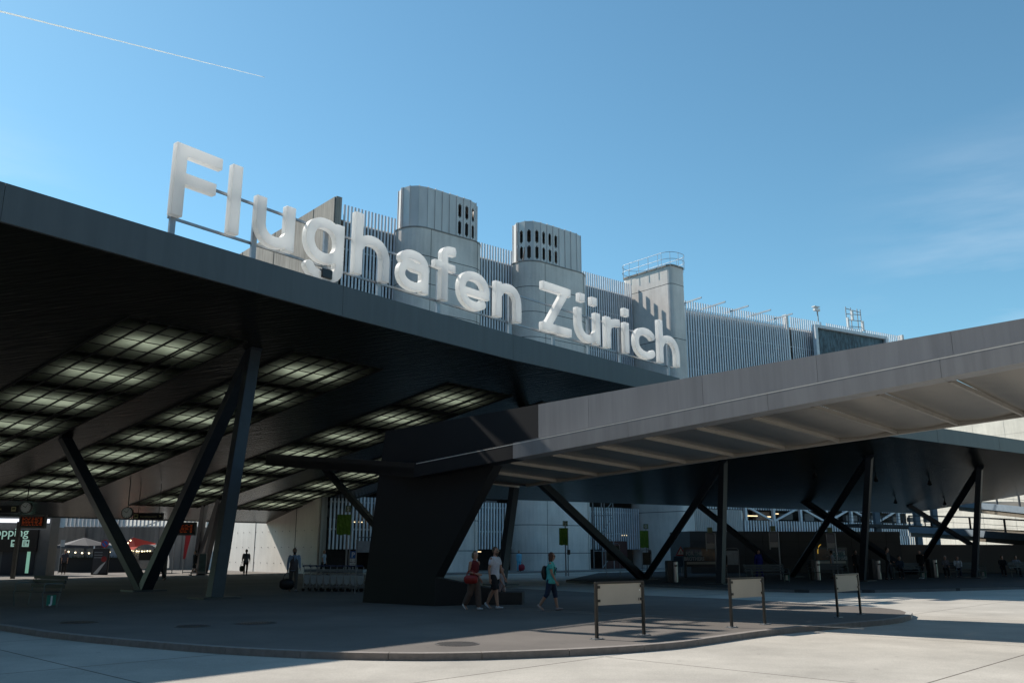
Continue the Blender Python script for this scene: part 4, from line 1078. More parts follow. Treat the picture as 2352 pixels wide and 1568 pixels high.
def text(body, size, m, parent, loc, rz=0.0, ext=0.004, bold=0.0, name='lettering', align='CENTER', sx=1.0):
    c = bpy.data.curves.new(name, 'FONT'); c.body = body; c.size = size; c.align_x = align; c.align_y = 'CENTER'; c.extrude = ext; c.offset = bold; c.resolution_u = 3
    o = bpy.data.objects.new(name, c); COL.objects.link(o)
    me = bpy.data.meshes.new_from_object(o.evaluated_get(bpy.context.evaluated_depsgraph_get())); bpy.data.objects.remove(o); bpy.data.curves.remove(c)
    me.transform(Matrix.Scale(sx, 4, (1, 0, 0))); me.transform(Matrix.Rotation(R(90), 4, 'X')); me.materials.clear(); me.materials.append(m); me.name = name
    q = bpy.data.objects.new(name, me); COL.objects.link(q); q.parent = parent; q.location = loc; q.rotation_euler = (0, 0, rz)
    return q
def face(dx, dy): return math.atan2(-dx, dy)

# three framed panels on posts in the foreground
BOARDS = [((1371, 1467), (1479, 1458), 'nearest and largest beige panel on two dark posts, standing on the sunlit island'),
          ((1681, 1440), (1757, 1433), 'second beige panel on dark posts, in the shade beyond the nearest one'),
          ((1925, 1417), (1977, 1410), 'farthest beige panel on dark posts, by the tip of the island')]
for (a, c, lab) in BOARDS:
    p, q = ground(*a), ground(*c); d = (q - p); L = d.length; t = empty('panel_stand', tuple((p + q) / 2), math.atan2(d.y, d.x), lab, 'panel stand', 'beige panels on posts on the island')
    for s in (-1, 1):
        m = MB(); m.box((s * L / 2, 0, .54), (.055, .055, 1.08)); m.build('post', m_bronze, t, bevel=.006)
        m = MB(); m.box((s * L / 2, 0, .008), (.26, .16, .014)); 
        for bx in (-.1, .1): m.cyl((s * L / 2 + bx, .05, .01), .013, .02, 8); m.cyl((s * L / 2 + bx, -.05, .01), .013, .02, 8)
        m.build('base_plate', m_galv, t)
        for z in (.72, .98): m = MB(); m.box((s * (L / 2 - .055), -.012, z), (.06, .05, .05)); m.build('clamp', m_bronze, t)
    m = MB(); m.box((0, 0, 1.062), (L - .055, .05, .036)); m.build('top_rail', m_bronze, t)
    m = MB(); m.box((0, 0, .835), (L - .1, .02, .41)); m.build('panel', m_beige, t, bevel=.004)
    if lab.startswith('nearest'):
        m = MB(); m.box((L / 2 - .13, -.013, .72), (.03, .004, .055)); m.build('sticker', mat('sticker_grey', (.12, .12, .12), .5), t)
    m = MB(); m.box((L / 2 - .1, -.012, .96 if not lab.startswith('nearest') else .9), (.025, .004, .03)); m.build('sticker', m_white, t)

# benches
def bench(loc, rz, label, L=1.9, letter='J'):
    t = empty('bench', loc, rz, label, 'bench', 'slatted benches at the bus stops')
    for k in range(4): m = MB(); m.box((0, -.2 + k * .125, .445), (L, .1, .03)); m.build('seat_slat', m_wood, t)
    for k in range(3): m = MB(); m.box((0, .3 + k * .035, .6 + k * .13), (L, .03, .105)); m.build('backrest_slat', m_wood, t)
    for x in (-L / 2 + .12, L / 2 - .12):
        m = MB()
        m.tube([(x, -.22, 0), (x, -.28, .42), (x, -.27, .44), (x, .25, .44)], .018, 8)
        m.tube([(x, .2, 0), (x, .26, .44), (x, .4, .92)], .018, 8)
        m.tube([(x, -.24, .44), (x, -.25, .66), (x, -.18, .7), (x, .32, .7)], .016, 8)
        m.build('side_frame', m_tubeg, t)
    m = MB(); m.box((L / 2 - .085, -.01, .22), (.015, .28, .3)); pl = m.build('letter_plate', m_greenp, t)
    if letter: text(letter, .3, m_white, pl, (L / 2 - .073, -.01, .22), R(90), bold=.012)
    m = MB(); m.box((L / 2 - .105, -.01, .22), (.01, .2, .26)); m.build('plate_back', m_white, t)
    return t
bench((-14.7, 28.2, 0), -0.62, 'nearest slatted bench with a green J plate, alone on the left under the large canopy', 2.0, 'J')
PB = .02
for (u, v, rz, lab, lt) in [(1765, 1336, .35, 'bench with pale green H plates left of the middle steel bin', 'H'), (2085, 1329, .35, 'bench beside the standing dark-clothed pair', 'H'),
                        (2225, 1326, .35, 'bench the white-haired and white-shirted pair sit on', 'G'), (2365, 1324, .3, 'bench at the right picture edge with two seated people', 'G'),
                        (1905, 1331, .35, 'empty bench in front of the right-hand poster board', 'H')]:
    p = ground(u, v, PB); bench((p.x, p.y, PB), rz, lab, 2.6, lt)
# steel bins
for (u, v, lab) in [(1546, 1336, 'steel twin litter bin left of the wide poster board, leftmost of four'), (1874, 1331, 'steel twin litter bin in front of the right-hand poster board'),
                    (2014, 1329, 'steel twin litter bin left of the standing pair on the platform'), (2145, 1325, 'rightmost steel twin litter bin against the low grey wall')]:
    p = ground(u, v, PB); t = empty('litter_bin', (p.x, p.y, PB), .2, lab, 'litter bin', 'steel litter bins on the far platform')
    m = MB(); m.box((-.22, 0, .56), (.26, .4, 1.12)); m.build('black_body', m_black, t, bevel=.02)
    m = MB(); m.cyl((.12, 0, 0), .17, 1.05, 24); m.build('steel_tube', m_inox, t, smooth=False)
    m = MB(); m.cyl((.12, 0, 1.05), .175, .05, 24, .15); m.build('lid', m_black, t)
    m = MB(); m.box((.12, -.165, .85), (.16, .03, .09)); m.build('opening', m_black, t)
# bus-stop flags: green covered
for (u, v, top, w, h, txt, lab) in [(793, 1338, 1181, .56, .72, 'S', 'largest green covered stop sign with an S above it, behind the luggage carts'),
                                (1300, 1322, 1212, .42, .8, 'FH', 'green covered stop sign on a pole in front of the middle stair tower'),
                                (1487, 1318, 1218, .42, .72, 'G', 'green covered stop sign on a pole above the big column V')]:
    p = ground(u, v, 0); Y = p.y; zt = at_depth(u, top, Y).z
    t = empty('stop_sign', tuple(p), .0, lab, 'stop sign', 'green covered bus stop signs')
    m = MB(); m.tube([(0, 0, 0), (0, 0, zt + .45)], .045, 8); m.tube([(.16, 0, 0), (.16, 0, zt)], .035, 8); m.build('pole', m_galv, t)
    s_ = Y / 2014 * 1.03 * (43 if txt == 'S' else 36); w_ = Y / 2014 * (32 if txt == 'S' else 19)
    m = MB(); n = 6; vs = []
    for i in range(n + 1):
        for j in range(n + 1): vs.append((-w_ * .75 + w_ * i / n, -.07 + .02 * math.sin(i * 2.1 + j * 1.3), zt - s_ * j / n + .03 * math.cos(i * 1.7) * (j == n)))
    m.add(vs, [(i * (n + 1) + j, (i + 1) * (n + 1) + j, (i + 1) * (n + 1) + j + 1, i * (n + 1) + j + 1) for i in range(n) for j in range(n)])
    m.box((-w_ * .25, 0, zt - s_ / 2), (w_ * .96, .1, s_ * .97)); m.build('green_cover', m_olive, t)
    m = MB(); m.box((0, 0, zt + .3), (.34 if txt != 'S' else .3, .06, .34)); hd = m.build('letter_box', mat('pale_green_box', (.13, .17, .08), .6), t)
    text(txt, .3, mat('cream_letter', (.5, .5, .35), .6), hd, (0, -.036, zt + .3), 0, bold=.006)
    if txt != 'S': m = MB(); m.box((.2, -.05, 1.55), (.2, .08, .32)); m.build('timetable_box', mat('brown_box', (.12, .08, .06), .6), t)
for (u, v, top, lab) in [(1636, 1330, 1225, 'grey stop display on a post above the wide poster board'), (1783, 1330, 1222, 'grey stop display on a post between the two poster boards'), (1915, 1328, 1225, 'grey stop display on a post above the right-hand poster board')]:
    p = ground(u, v, PB); t = empty('stop_display', (p.x, p.y, PB), 0, lab, 'stop display', 'grey stop displays on the platform'); zt = at_depth(u, top, p.y).z
    m = MB(); m.tube([(.28, 0, 0), (.28, 0, zt)], .04, 8); m.tube([(-.24, 0, zt - 1.0), (-.24, 0, zt)], .03, 6); m.tube([(-.24, 0, zt), (.28, 0, zt)], .03, 6); m.build('pole', m_galv, t)
    m = MB(); m.box((0, 0, zt - .3), (.46, .06, .5)); m.build('upper_panel', mat('display_grey', (.07, .08, .1), .3), t)
    m = MB(); m.box((0, -.02, zt - .72), (.46, .06, .3)); m.build('lower_panel', mat('display_pale', (.28, .27, .25), .5), t)
    m = MB(); m.box((0, 0, zt + .2), (.3, .06, .3)); m.build('letter_box', mat('pale_green_box', (.13, .17, .08), .6), t)

# poster boards
def board_mat(name, c0, c1, c2):
    m = bpy.data.materials.new(name); m.use_nodes = True; nt = m.node_tree; b = nt.nodes['Principled BSDF']; b.inputs['Roughness'].default_value = .25
    tc = nt.nodes.new('ShaderNodeTexCoord'); n = nt.nodes.new('ShaderNodeTexNoise'); n.inputs['Scale'].default_value = 1.3; n.inputs['Detail'].default_value = 7
    nt.links.new(tc.outputs['Object'], n.inputs['Vector']); r = nt.nodes.new('ShaderNodeValToRGB'); r.color_ramp.elements[0].position = .35; r.color_ramp.elements[1].position = .65
    r.color_ramp.elements[0].color = c0 + (1,); r.color_ramp.elements[1].color = c2 + (1,); e = r.color_ramp.elements.new(.5); e.color = c1 + (1,)
    nt.links.new(n.outputs[0], r.inputs[0]); nt.links.new(r.outputs[0], b.inputs['Base Color']); return m
mb_blue = board_mat('poster_blue', (.01, .02, .06), (.015, .035, .09), (.02, .07, .12)); mb_gold = board_mat('poster_brown', (.03, .015, .006), (.12, .06, .02), (.2, .11, .04)); mb_oran = board_mat('poster_orange', (.02, .01, .006), (.06, .025, .008), (.1, .05, .015))
for (u0, u1, v, tp, lab, flip) in [(1573, 1651, 1326, 1257, 'wide poster board in a black frame, left one, with blue and brown halves', 0), (1872, 1948, 1322, 1257, 'wide poster board in a black frame, right one, with orange and blue halves', 1)]:
    p, q = ground(u0, v, PB), ground(u1, v - 1, PB); d = q - p; L = d.length; rz = math.atan2(d.y, d.x); t = empty('poster_board', (p.x, p.y, PB), rz, lab, 'poster board', 'wide poster boards on the platform')
    H = at_depth(u0, tp, p.y).z; h0 = .78
    for x in (.06, L - .06): m = MB(); m.box((x, 0, H / 2), (.12, .14, H)); m.build('post', m_black, t)
    m = MB(); m.box((L / 2, 0, H - .05), (L - .24, .2, .12)); m.box((L / 2, 0, h0 - .06), (L - .24, .2, .12)); m.build('frame', m_black, t)
    m = MB(); m.box((L / 2, 0, (H + h0) / 2), (L - .24, .1, H - h0)); m.build('backing', m_black, t)
    w = (L - .3) / 2
    xa, xb = (.15 + w * .5, .15 + w * 1.5)
    m = MB(); m.box((xa if not flip else xb, -.06, (H + h0) / 2 + .08), (w * 1.1 if 0 else w, .02, H - h0 - .35)); bl = m.build('poster_blue_half', mb_blue, t)
    m = MB(); m.box((xb if not flip else xa, -.06, (H + h0) / 2 + .08), (w, .02, H - h0 - .35)); m.build('poster_picture_half', mb_oran if flip else mb_gold, t)
    m = MB(); m.box((L / 2, -.06, h0 + .1), (L - .3, .02, .14)); m.build('poster_footer', m_beige, t)
    for k, s_ in enumerate(('FOR THE', 'BROTHERS')): text(s_, .3, mat('faded_white', (.35, .38, .4), .5), bl, (xa if not flip else xb, -.074, H - .38 - .32 * k), 0, bold=.012)
    for dx, rr in ((-.3, .2), (.25, .26)):
        m = MB(); m.tube([((xa if not flip else xb) + dx, -.071, h0 + .55), ((xa if not flip else xb) + dx, -.078, h0 + .55)], rr, 20); m.build('printed_shape', mat('print_teal', (.03, .1, .13), .5), bl)
    if flip:
        m = MB(); m.tube([(xa - .1 + .35 * math.cos(R(a)), -.078, h0 + .75 + .5 * math.sin(R(a))) for a in range(100, 200, 10)], .025, 6); m.build('printed_curve', emit('lit_yellow', (.9, .55, .08), .35), bl)

# free-standing notice frames
for (u, v, w, h, lab) in [(1409, 1323, .9, 2.1, 'tall notice frame with dark map panel in front of the rust-red doors'), (1632 - 145, 1326, .6, 1.7, 'narrow notice frame at the foot of the column V'), (1685, 1330, .75, 1.8, 'pale notice frame left of the blue-clad figure'), (836, 1362, .75, 2.2, 'bent tube frame with a white notice at the end of the luggage carts')]:
    p = ground(u, v); t = empty('notice_frame', tuple(p), 0, lab, 'notice frame', 'tube notice frames')
    m = MB(); m.tube([(-w / 2, 0, 0), (-w / 2, 0, h - .1), (-w / 2 + .1, 0, h), (w / 2 - .1, 0, h), (w / 2, 0, h - .1), (w / 2, 0, 0)], .022, 8); m.build('tube_frame', m_galv, t)
    pale = lab.startswith(('pale', 'bent'))
    m = MB(); hh = .45 if lab.startswith('bent') else h * .45
    m.box((0, 0, h - .15 - hh / 2), (w - .08, .03, hh)); m.build('notice', mat('notice_pale', (.3, .34, .36), .6, var=.2, scale=5) if pale else mat('notice_dark', (.03, .04, .03), .4, var=.8, scale=3), t)

# parking sign
p = ground(809, 1338); t = empty('parking_sign', tuple(p), 0, 'blue parking sign with a white P and two small plates, behind the luggage carts', 'parking sign')
zt = at_depth(809, 1265, p.y).z; w = p.y / 2014 * 13.5
m = MB(); m.tube([(0, 0, 0), (0, 0, zt)], .035, 8); m.build('pole', m_galv, t)
m = MB(); m.box((0, -.05, zt - w * .58), (w, .02, w * 1.15)); pl = m.build('blue_plate', mat('sign_blue', (.01, .12, .4), .4, var=.03), t, bevel=.008); text('P', w * 1.1, m_white, pl, (0, -.064, zt - w * .6), 0, bold=.008)
for k in range(2):
    m = MB(); m.box((0, -.05, zt - w * 1.42 - k * w * .62), (w, .02, w * .48)); q = m.build('white_plate', m_white, t); text(('00 - 24', '2 min')[k], w * .3, m_black, q, (0, -.063, zt - w * 1.42 - k * w * .62))
# warning triangle and blue notice near the wide poster
p = ground(1566, 1322); t = empty('warning_sign', tuple(p), 0, 'small red-edged warning triangle left of the wide poster board', 'warning sign')
def tri(r, y): return [(r * math.sin(R(a)), y, at_depth(1566, 1268, p.y).z + r * math.cos(R(a))) for a in (0, 240, 120)]
m = MB(); m.extr(tri(.42, 0), (0, .02, 0)); m.build('red_triangle', mat('sign_red', (.45, .02, .02), .4, var=.03), t); m = MB(); m.extr(tri(.28, -.006), (0, .004, 0)); m.build('white_triangle', m_white, t); text('!', .26, m_black, t, (0, -.012, at_depth(1566, 1268, p.y).z - .02), 0, bold=.01)
m = MB(); m.tube([(0, .03, 0), (0, .03, at_depth(1566, 1262, p.y).z)], .03, 8); m.build('pole', m_galv, t)
m = MB(); m.box((-.2, -.02, at_depth(1566, 1289, p.y).z), (.62, .03, .7)); m.build('blue_notice', mat('notice_blue', (.02, .1, .18), .5, var=.1), t)

# luggage carts, nested in a row
def cart():
    t = empty('luggage_cart', (0, 0, 0))
    m = MB(); m.tube([(-.28, 0, .1), (-.28, 0, 1.0)], .016, 6); m.build('upright', m_galv, t)
    m = MB(); m.tube([(.28, 0, .1), (.28, 0, 1.0)], .016, 6); m.build('upright', m_galv, t)
    m = MB(); m.tube([(-.3, .06, 1.04), (.3, .06, 1.04)], .028, 8); m.tube([(-.28, 0, .98), (-.3, .06, 1.04)], .02, 6); m.tube([(.28, 0, .98), (.3, .06, 1.04)], .02, 6); m.build('handle', mat('navy_plastic', (.01, .015, .06), .4), t)
    m = MB(); m.box((0, -.12, .84), (.5, .26, .12)); m.build('basket', mat('cart_grey', (.26, .3, .31), .5), t, bevel=.01)
    m = MB(); m.box((0, -.14, .74), (.5, .2, .03)); m.build('basket_rim', m_beige, t)
    # advertising panel on the side: a rounded trapezoid hanging down
    m = MB(); m.extr([(-.29, -.02, .66), (-.29, -.31, .66), (-.29, -.27, .34), (-.29, -.17, .27), (-.29, -.05, .34)], (.012, 0, 0)); m.build('side_panel', mat('cart_pale_blue', (.42, .5, .54), .5), t)
    m = MB(); m.tube([(-.26, 0, .2), (-.24, -.75, .14), (.24, -.75, .14), (.26, 0, .2)], .018, 6); m.tube([(-.26, .02, .5), (-.26, -.6, .16)], .014, 6); m.tube([(.26, .02, .5), (.26, -.6, .16)], .014, 6); m.box((0, -.4, .16), (.44, .6, .02)); m.build('platform', m_galv, t)
    for x, y in ((-.24, .02), (.24, .02), (0, -.7)):
        m = MB(); m.tube([(x - .02, y, .07), (x + .02, y, .07)], .07, 12); m.build('wheel', m_black, t)
    return t
c0 = cart(); a_, b_ = ground(704, 1356), ground(826, 1358); d = (b_ - a_); NCT = 9
side = math.atan2(d.y, d.x) - R(90)      # carts push along the row, panels face the viewer
ords = ['leftmost', 'second', 'third', 'fourth', 'middle', 'sixth', 'seventh', 'eighth', 'rightmost']
for k in range(NCT):
    t = c0 if k == 0 else copy_tree(c0); p = a_.lerp(b_, k / (NCT - 1))
    t.location = (p.x, p.y, 0); t.rotation_euler = (0, 0, side + R(180))
    tag(t, f'{ords[k]} of the nested luggage carts in the row beside the black pylon' if k in (0, 4, 8) else f'{ords[k]} luggage cart from the left in the nested row beside the black pylon', 'luggage cart', 'luggage carts nested in a row')
m = None

# manholes
for (u, v, r, lab) in [(1050, 1477.5, .42, 'round slotted manhole cover in the sunlit part of the island near the kerb'), (442, 1437, .4, 'round manhole cover in the shade in front of the column base'), (180, 1428, .45, 'round manhole cover in the shade near the bench'), (587, 1430, .5, 'round manhole cover in the shade left of the pylon')]:
    p = ground(u, v); t = empty('manhole_cover', (p.x, p.y, 0), .3, lab, 'manhole cover', 'manhole covers on the island')
    m = MB(); m.cyl((0, 0, -.02), r, .024, 28); m.build('ring', mat('cast_iron', (.09, .08, .075), .6), t)
    m = MB()
    for k in range(-6, 7):
        x = k * r * .13; h = math.sqrt(max(.01, (r * .9) ** 2 - x * x)); m.box((x, 0, .006), (r * .06, 2 * h, .004))
    m.build('slots', m_black, t)
# dark joint line with channel on the island
b = MB()
for (A_, B_) in (((1100, 1390), (1990, 1441)), ((1100, 1393), (1985, 1443.5))):
    p, q = ground(*A_), ground(*B_); b.bar((p.x, p.y, .002), (q.x, q.y, .002), .03, .006)
b.build('drain_line', mat('drain_steel', (.28, .27, .26), .5), None); tag(bpy.data.objects['drain_line'], kind='structure')

# ------------------------------------------------------------------ hanging signs, clocks, displays, kiosk on the left
m_yel = mat('sign_yellow', (.55, .5, .25), .5, var=.03)
m_signb = mat('sign_black', (.006, .006, .006), .35)
def hang_z(p): return ZA0 + ZAa * p.x + ZAb * p.y
for (u0, u1, v0, v1, Y, txt, arrow, lab) in [(-70, 44, 1160, 1177, 52, 'Kante/Lane 1-8', False, 'black hanging direction sign with pictogram at the left picture edge'), (308, 374, 1177, 1193, 54, 'Kante/Lane A-H', True, 'black hanging direction sign with arrow right of the second clock')]:
    p, q = at_depth(u0, v0, Y), at_depth(u1, v1, Y); w, h = q.x - p.x, p.z - q.z; c = (p + q) / 2
    t = empty('hanging_sign', tuple(c), 0, lab, 'hanging sign', 'black hanging direction signs')
    m = MB(); m.box((0, 0, 0), (w, .18, h)); m.build('sign_box', m_signb, t)
    for x in (-w * .35, w * .35):
        m = MB(); m.tube([(x, 0, h / 2), (x, 0, hang_z(c) - c.z)], .02, 6); m.build('rod', m_frame, t)
    m = MB(); sx = -w * .4 if arrow else w * .4; m.box((sx, -.095, 0), (h * .62, .01, h * .62)); pic = m.build('pictogram', m_yel, t)
    m = MB(); m.box((sx, -.104, .02), (h * .4, .004, h * .2)); m.build('bus_symbol', m_signb, pic)
    text(txt, h * .36, m_yel, t, (w * .02 if arrow else w * .0, -.094, -.02), 0, ext=.002)
    if arrow: text('>', h * .6, m_yel, t, (w * .42, -.094, 0), 0, ext=.002, bold=.004)
for (u, v, Y, r, lab) in [(61, 1165, 50, 13, 'round white station clock hanging beside the left direction sign'), (293, 1177, 53, 13, 'round white station clock hanging left of the arrow sign')]:
    p = at_depth(u, v, Y); rr = r * Y / 2014
    t = empty('station_clock', tuple(p), 0, lab, 'clock', 'hanging station clocks')
    m = MB(); m.tube([(0, -.08, 0), (0, .08, 0)], rr, 32); m.build('case', m_black, t)
    m = MB(); m.tube([(0, -.09, 0), (0, -.082, 0)], rr * .86, 32); m.build('dial', emit('clock_dial', (.4, .43, .4), .04), t)
    m = MB()
    for k in range(12):
        a = R(30 * k); m.bar((math.sin(a) * rr * .66, -.093, math.cos(a) * rr * .66), (math.sin(a) * rr * .8, -.093, math.cos(a) * rr * .8), .025, .006, up=(0, 1, 0))
    m.build('hour_marks', m_black, t)
    m = MB(); m.bar((0, -.098, 0), (-.16 * rr / .33, -.098, .1 * rr / .33), .03, .006, up=(0, 1, 0)); m.bar((0, -.102, 0), (.1 * rr / .33, -.102, .2 * rr / .33), .022, .006, up=(0, 1, 0)); m.build('hands', m_black, t)
    m = MB(); m.tube([(0, 0, rr), (0, 0, hang_z(p) - p.z)], .03, 6); m.build('rod', m_frame, t)
m_led = emit('led_orange', (1.0, .14, .015), .07)
def led_board(u0, u1, v0, v1, Y, base_v, lab):
    p, q = at_depth(u0, v0, Y), at_depth(u1, v1, Y); w, h = q.x - p.x, p.z - q.z; c = (p + q) / 2; t = empty('departure_board', (c.x, c.y, 0), 0, lab, 'departure board', 'orange LED departure boards')
    m = MB(); m.box((0, 0, c.z), (w, .16, h)); m.build('screen', m_signb, t)
    m = MB(); m.box((0, .02, c.z + h / 2 + .06), (w + .2, .2, .12)); m.box((0, .02, c.z - h / 2 - .06), (w + .2, .2, .12)); m.box((-w / 2 - .05, .02, c.z), (.1, .2, h)); m.box((w / 2 + .05, .02, c.z), (.1, .2, h)); m.build('housing', mat('housing_grey', (.1, .1, .095), .6), t)
    m = MB(); m.box((-w / 2 - .2, .2, c.z / 2), (.22, .16, c.z)); m.build('post', mat('housing_grey', (.1, .1, .095), .6), t)
    random.seed(int(u0))
    for k in range(6):
        m = MB(); z = c.z + h * .38 - h * .15 * k; x = -w * .43; 
        while x < w * .1 + random.uniform(0, .25) * w: L = random.uniform(.05, .2); g = random.uniform(.04, .12); m.hexa([(x, -.088, z - h * .02), (x + L, -.088, z - h * .02), (x + L, -.082, z - h * .02), (x, -.082, z - h * .02), (x, -.088, z + h * .02), (x + L, -.088, z + h * .02), (x + L, -.082, z + h * .02), (x, -.082, z + h * .02)]); x += L + g
        m.box((w * .38, -.085, z), (.12, .006, h * .05)); tag(m.build('led_text_row', m_led, t), kind='stuff')
led_board(50, 101, 1186, 1208, 55, 1316, 'orange LED departure board on the left, above the shopping sign')
led_board(392, 446, 1203, 1224, 55, 1316, 'orange LED departure board behind the crossing of the nearest columns')
# kiosk building with Shopping sign
Yk = 62.0; p0, p1 = at_depth(-160, 1318, Yk), at_depth(104, 1318, Yk)
ks = empty('kiosk_building', (p1.x, Yk, 0), label='low grey kiosk building with an illuminated Shopping sign at the left edge', cat='kiosk')
m = MB(); m.box(((p0.x + p1.x) / 2, Yk + .6, 2.15), (p1.x - p0.x, 1.2, 4.3)); m.build('wall', mat('kiosk_panel', (.1, .1, .095), .7), ks, world=True)
q0, q1 = at_depth(-120, 1216, Yk - .1), at_depth(84, 1266, Yk - .1)
m = MB(); m.box(((q0.x + q1.x) / 2, Yk - .1, (q0.z + q1.z) / 2), (q1.x - q0.x, .15, q0.z - q1.z)); sg = m.build('sign_panel', m_signb, ks, world=True)
mint = emit('mint_letters', (.38, .6, .5), .28)
tl = at_depth(66, 1222.5, Yk - .22) - Vector(ks.location); text('Shopping', .82, mint, ks, (tl.x, tl.y, tl.z), 0, bold=.004, sx=1.06, align='RIGHT', name='shopping_lettering')
for u in (33, 59):
    a = at_depth(u, 1247, Yk - .22); m = MB(); m.box(tuple(a), (.46, .02, .46)); k = m.build('pictogram', mint, ks, world=True)
    aa = a - Vector(ks.location); m = MB()
    if u == 59: m.box((aa.x - .12, aa.y - .014, aa.z), (.03, .004, .34)); m.box((aa.x - .04, aa.y - .014, aa.z), (.03, .004, .34)); m.box((aa.x + .12, aa.y - .014, aa.z + .07), (.12, .004, .13)); m.box((aa.x + .12, aa.y - .014, aa.z - .06), (.025, .004, .2))
    else: m.box((aa.x, aa.y - .014, aa.z + .06), (.28, .004, .14)); m.box((aa.x, aa.y - .014, aa.z - .1), (.2, .004, .05))
    m.build('symbol', m_signb, k)
m = MB(); a, c = at_depth(-120, 1193, Yk - .9), at_depth(112, 1196, Yk - .9); m.bar(a, c, .3, .26); m.build('glowing_edge', emit('edge_glow_white', (.9, .92, 1.0), .9), ks, world=True)  # glow stands in for sunlight on a white roof edge
for u, cc_ in ((22, 'door_dark'), (60, 'x')):
    a = at_depth(u, 1290, Yk - .02); m = MB(); m.box((a.x, Yk - .02, 1.1), (1.1, .06, 2.2)); m.build('door', mat('door_dark', (.012, .02, .03), .3), ks, world=True)
a = at_depth(64, 1290, Yk - .06); m = MB(); m.box((a.x, Yk - .06, 1.2), (.22, .04, 2.1)); m.build('lit_door_gap', emit('mint_light', (.3, .6, .45), .35), ks, world=True)
for (u, v, w, c, lab) in [(24, 1318, .75, (.1, .2, .26), 'pale blue ticket machine at the left edge beside the kiosk'), (41, 1319, .85, (.12, .1, .09), 'brown-grey ticket machine beside the pale blue one')]:
    p = ground(u, v); t = empty('ticket_machine', (p.x, p.y, 0), 0, lab, 'ticket machine', 'ticket machines beside the kiosk'); h = 1.95
    m = MB(); m.box((0, 0, h / 2), (w, .6, h)); m.build('body', mat('machine_' + str(u), c, .4), t, bevel=.04)
    m = MB(); m.box((0, -.31, 1.35), (w * .6, .02, .4)); m.build('screen', m_signb, t)
# tents and sails of the outdoor bar
def canopy_tent(loc, w, h0, h1, col, lab, n=8):
    t = empty('parasol', loc, .1, lab, 'parasol', 'tents and sails of the outdoor bar')
    m = MB(); m.tube([(0, 0, 0), (0, 0, h1)], .05, 8); m.build('pole', m_galv, t)
    m = MB(); vs = [(0, 0, h1)]; 
    for k in range(n): a = 2 * math.pi * (k + .5) / n; vs.append((w * math.cos(a), w * .7 * math.sin(a), h0 + .04 * math.cos(3 * a)))
    for k in range(n): a = 2 * math.pi * (k + .5) / n; vs.append((w * math.cos(a), w * .7 * math.sin(a), h0 - .22))
    fs = [(0, 1 + k, 1 + (k + 1) % n) for k in range(n)] + [(1 + k, 1 + n + k, 1 + n + (k + 1) % n, 1 + (k + 1) % n) for k in range(n)]
    m.add(vs, fs); m.build('fabric', mat('fabric_' + lab[:6].replace(' ', '_'), col, .8), t, recalc=False)
    return t
canopy_tent(tuple(ground(186, 1313)), 2.0, 2.05, 2.65, (.05, .048, .055), 'large grey parasol of the outdoor bar left of the leaning column', 8)
canopy_tent(tuple(ground(238, 1312)), 1.1, 1.95, 2.3, (.3, .29, .3), 'smaller pale grey parasol right of the large grey one', 6)
p = ground(310, 1314); t = empty('sail_canopy', tuple(p), 0, 'red and orange sail canopy between the crossing columns', 'sail canopy', 'tents and sails of the outdoor bar')
m = MB(); z = lambda v: at_depth(310, v, p.y).z; x = lambda u: at_depth(u, 1250, p.y).x - p.x
P_ = [(x(303), 0, z(1233)), (x(355), .3, z(1247)), (x(358), -1.2, z(1261)), (x(306), -1.6, z(1262)), (x(282), -.6, z(1259))]
c_ = (x(318), -.5, z(1255)); m.add([c_] + P_, [(0, 1, 2), (0, 2, 3), (0, 3, 4), (0, 4, 5), (0, 5, 1)]); m.build('red_sail', translucent('red_sailcloth', (.6, .06, .03), mix=.45), t, recalc=False)
m = MB(); m.tube([(x(303), 0, 0), (x(303), 0, z(1232))], .05, 8); m.build('pole', m_galv, t)
# strings of bulbs
def garland(a, c, n, sag, lab, Ya, r=.06):
    p, q = at_depth(a[0], a[1], Ya), at_depth(c[0], c[1], Ya); t = empty('light_garland', tuple(p), 0, lab, 'light garland', 'bulb strings of the outdoor bar')
    pts = [p.lerp(q, i / 12) - p - Vector((0, 0, sag * math.sin(math.pi * i / 12))) for i in range(13)]
    m = MB(); m.tube(pts, .012, 4); m.build('cable', m_black, t)
    for k in range(n):
        f = (k + .5) / n; c_ = p.lerp(q, f) - p - Vector((0, 0, sag * math.sin(math.pi * f) + .05)); m = MB(); m.tube([c_ + Vector((0, 0, r)), c_ + Vector((0, 0, r * .5)), c_, c_ - Vector((0, 0, r * .6))], [r * .3, r * .9, r, r * .3], 8); m.build('bulb', emit('warm_bulb', (1, .82, .5), 3.5), t)
garland((150, 1264), (260, 1265), 7, .12, 'string of warm bulbs under the grey parasols', 64)
garland((280, 1257), (303, 1236), 4, .05, 'short string of warm bulbs rising to the red sail', 66)
garland((296, 1262), (345, 1263), 4, .05, 'string of warm bulbs under the red sail', 67)
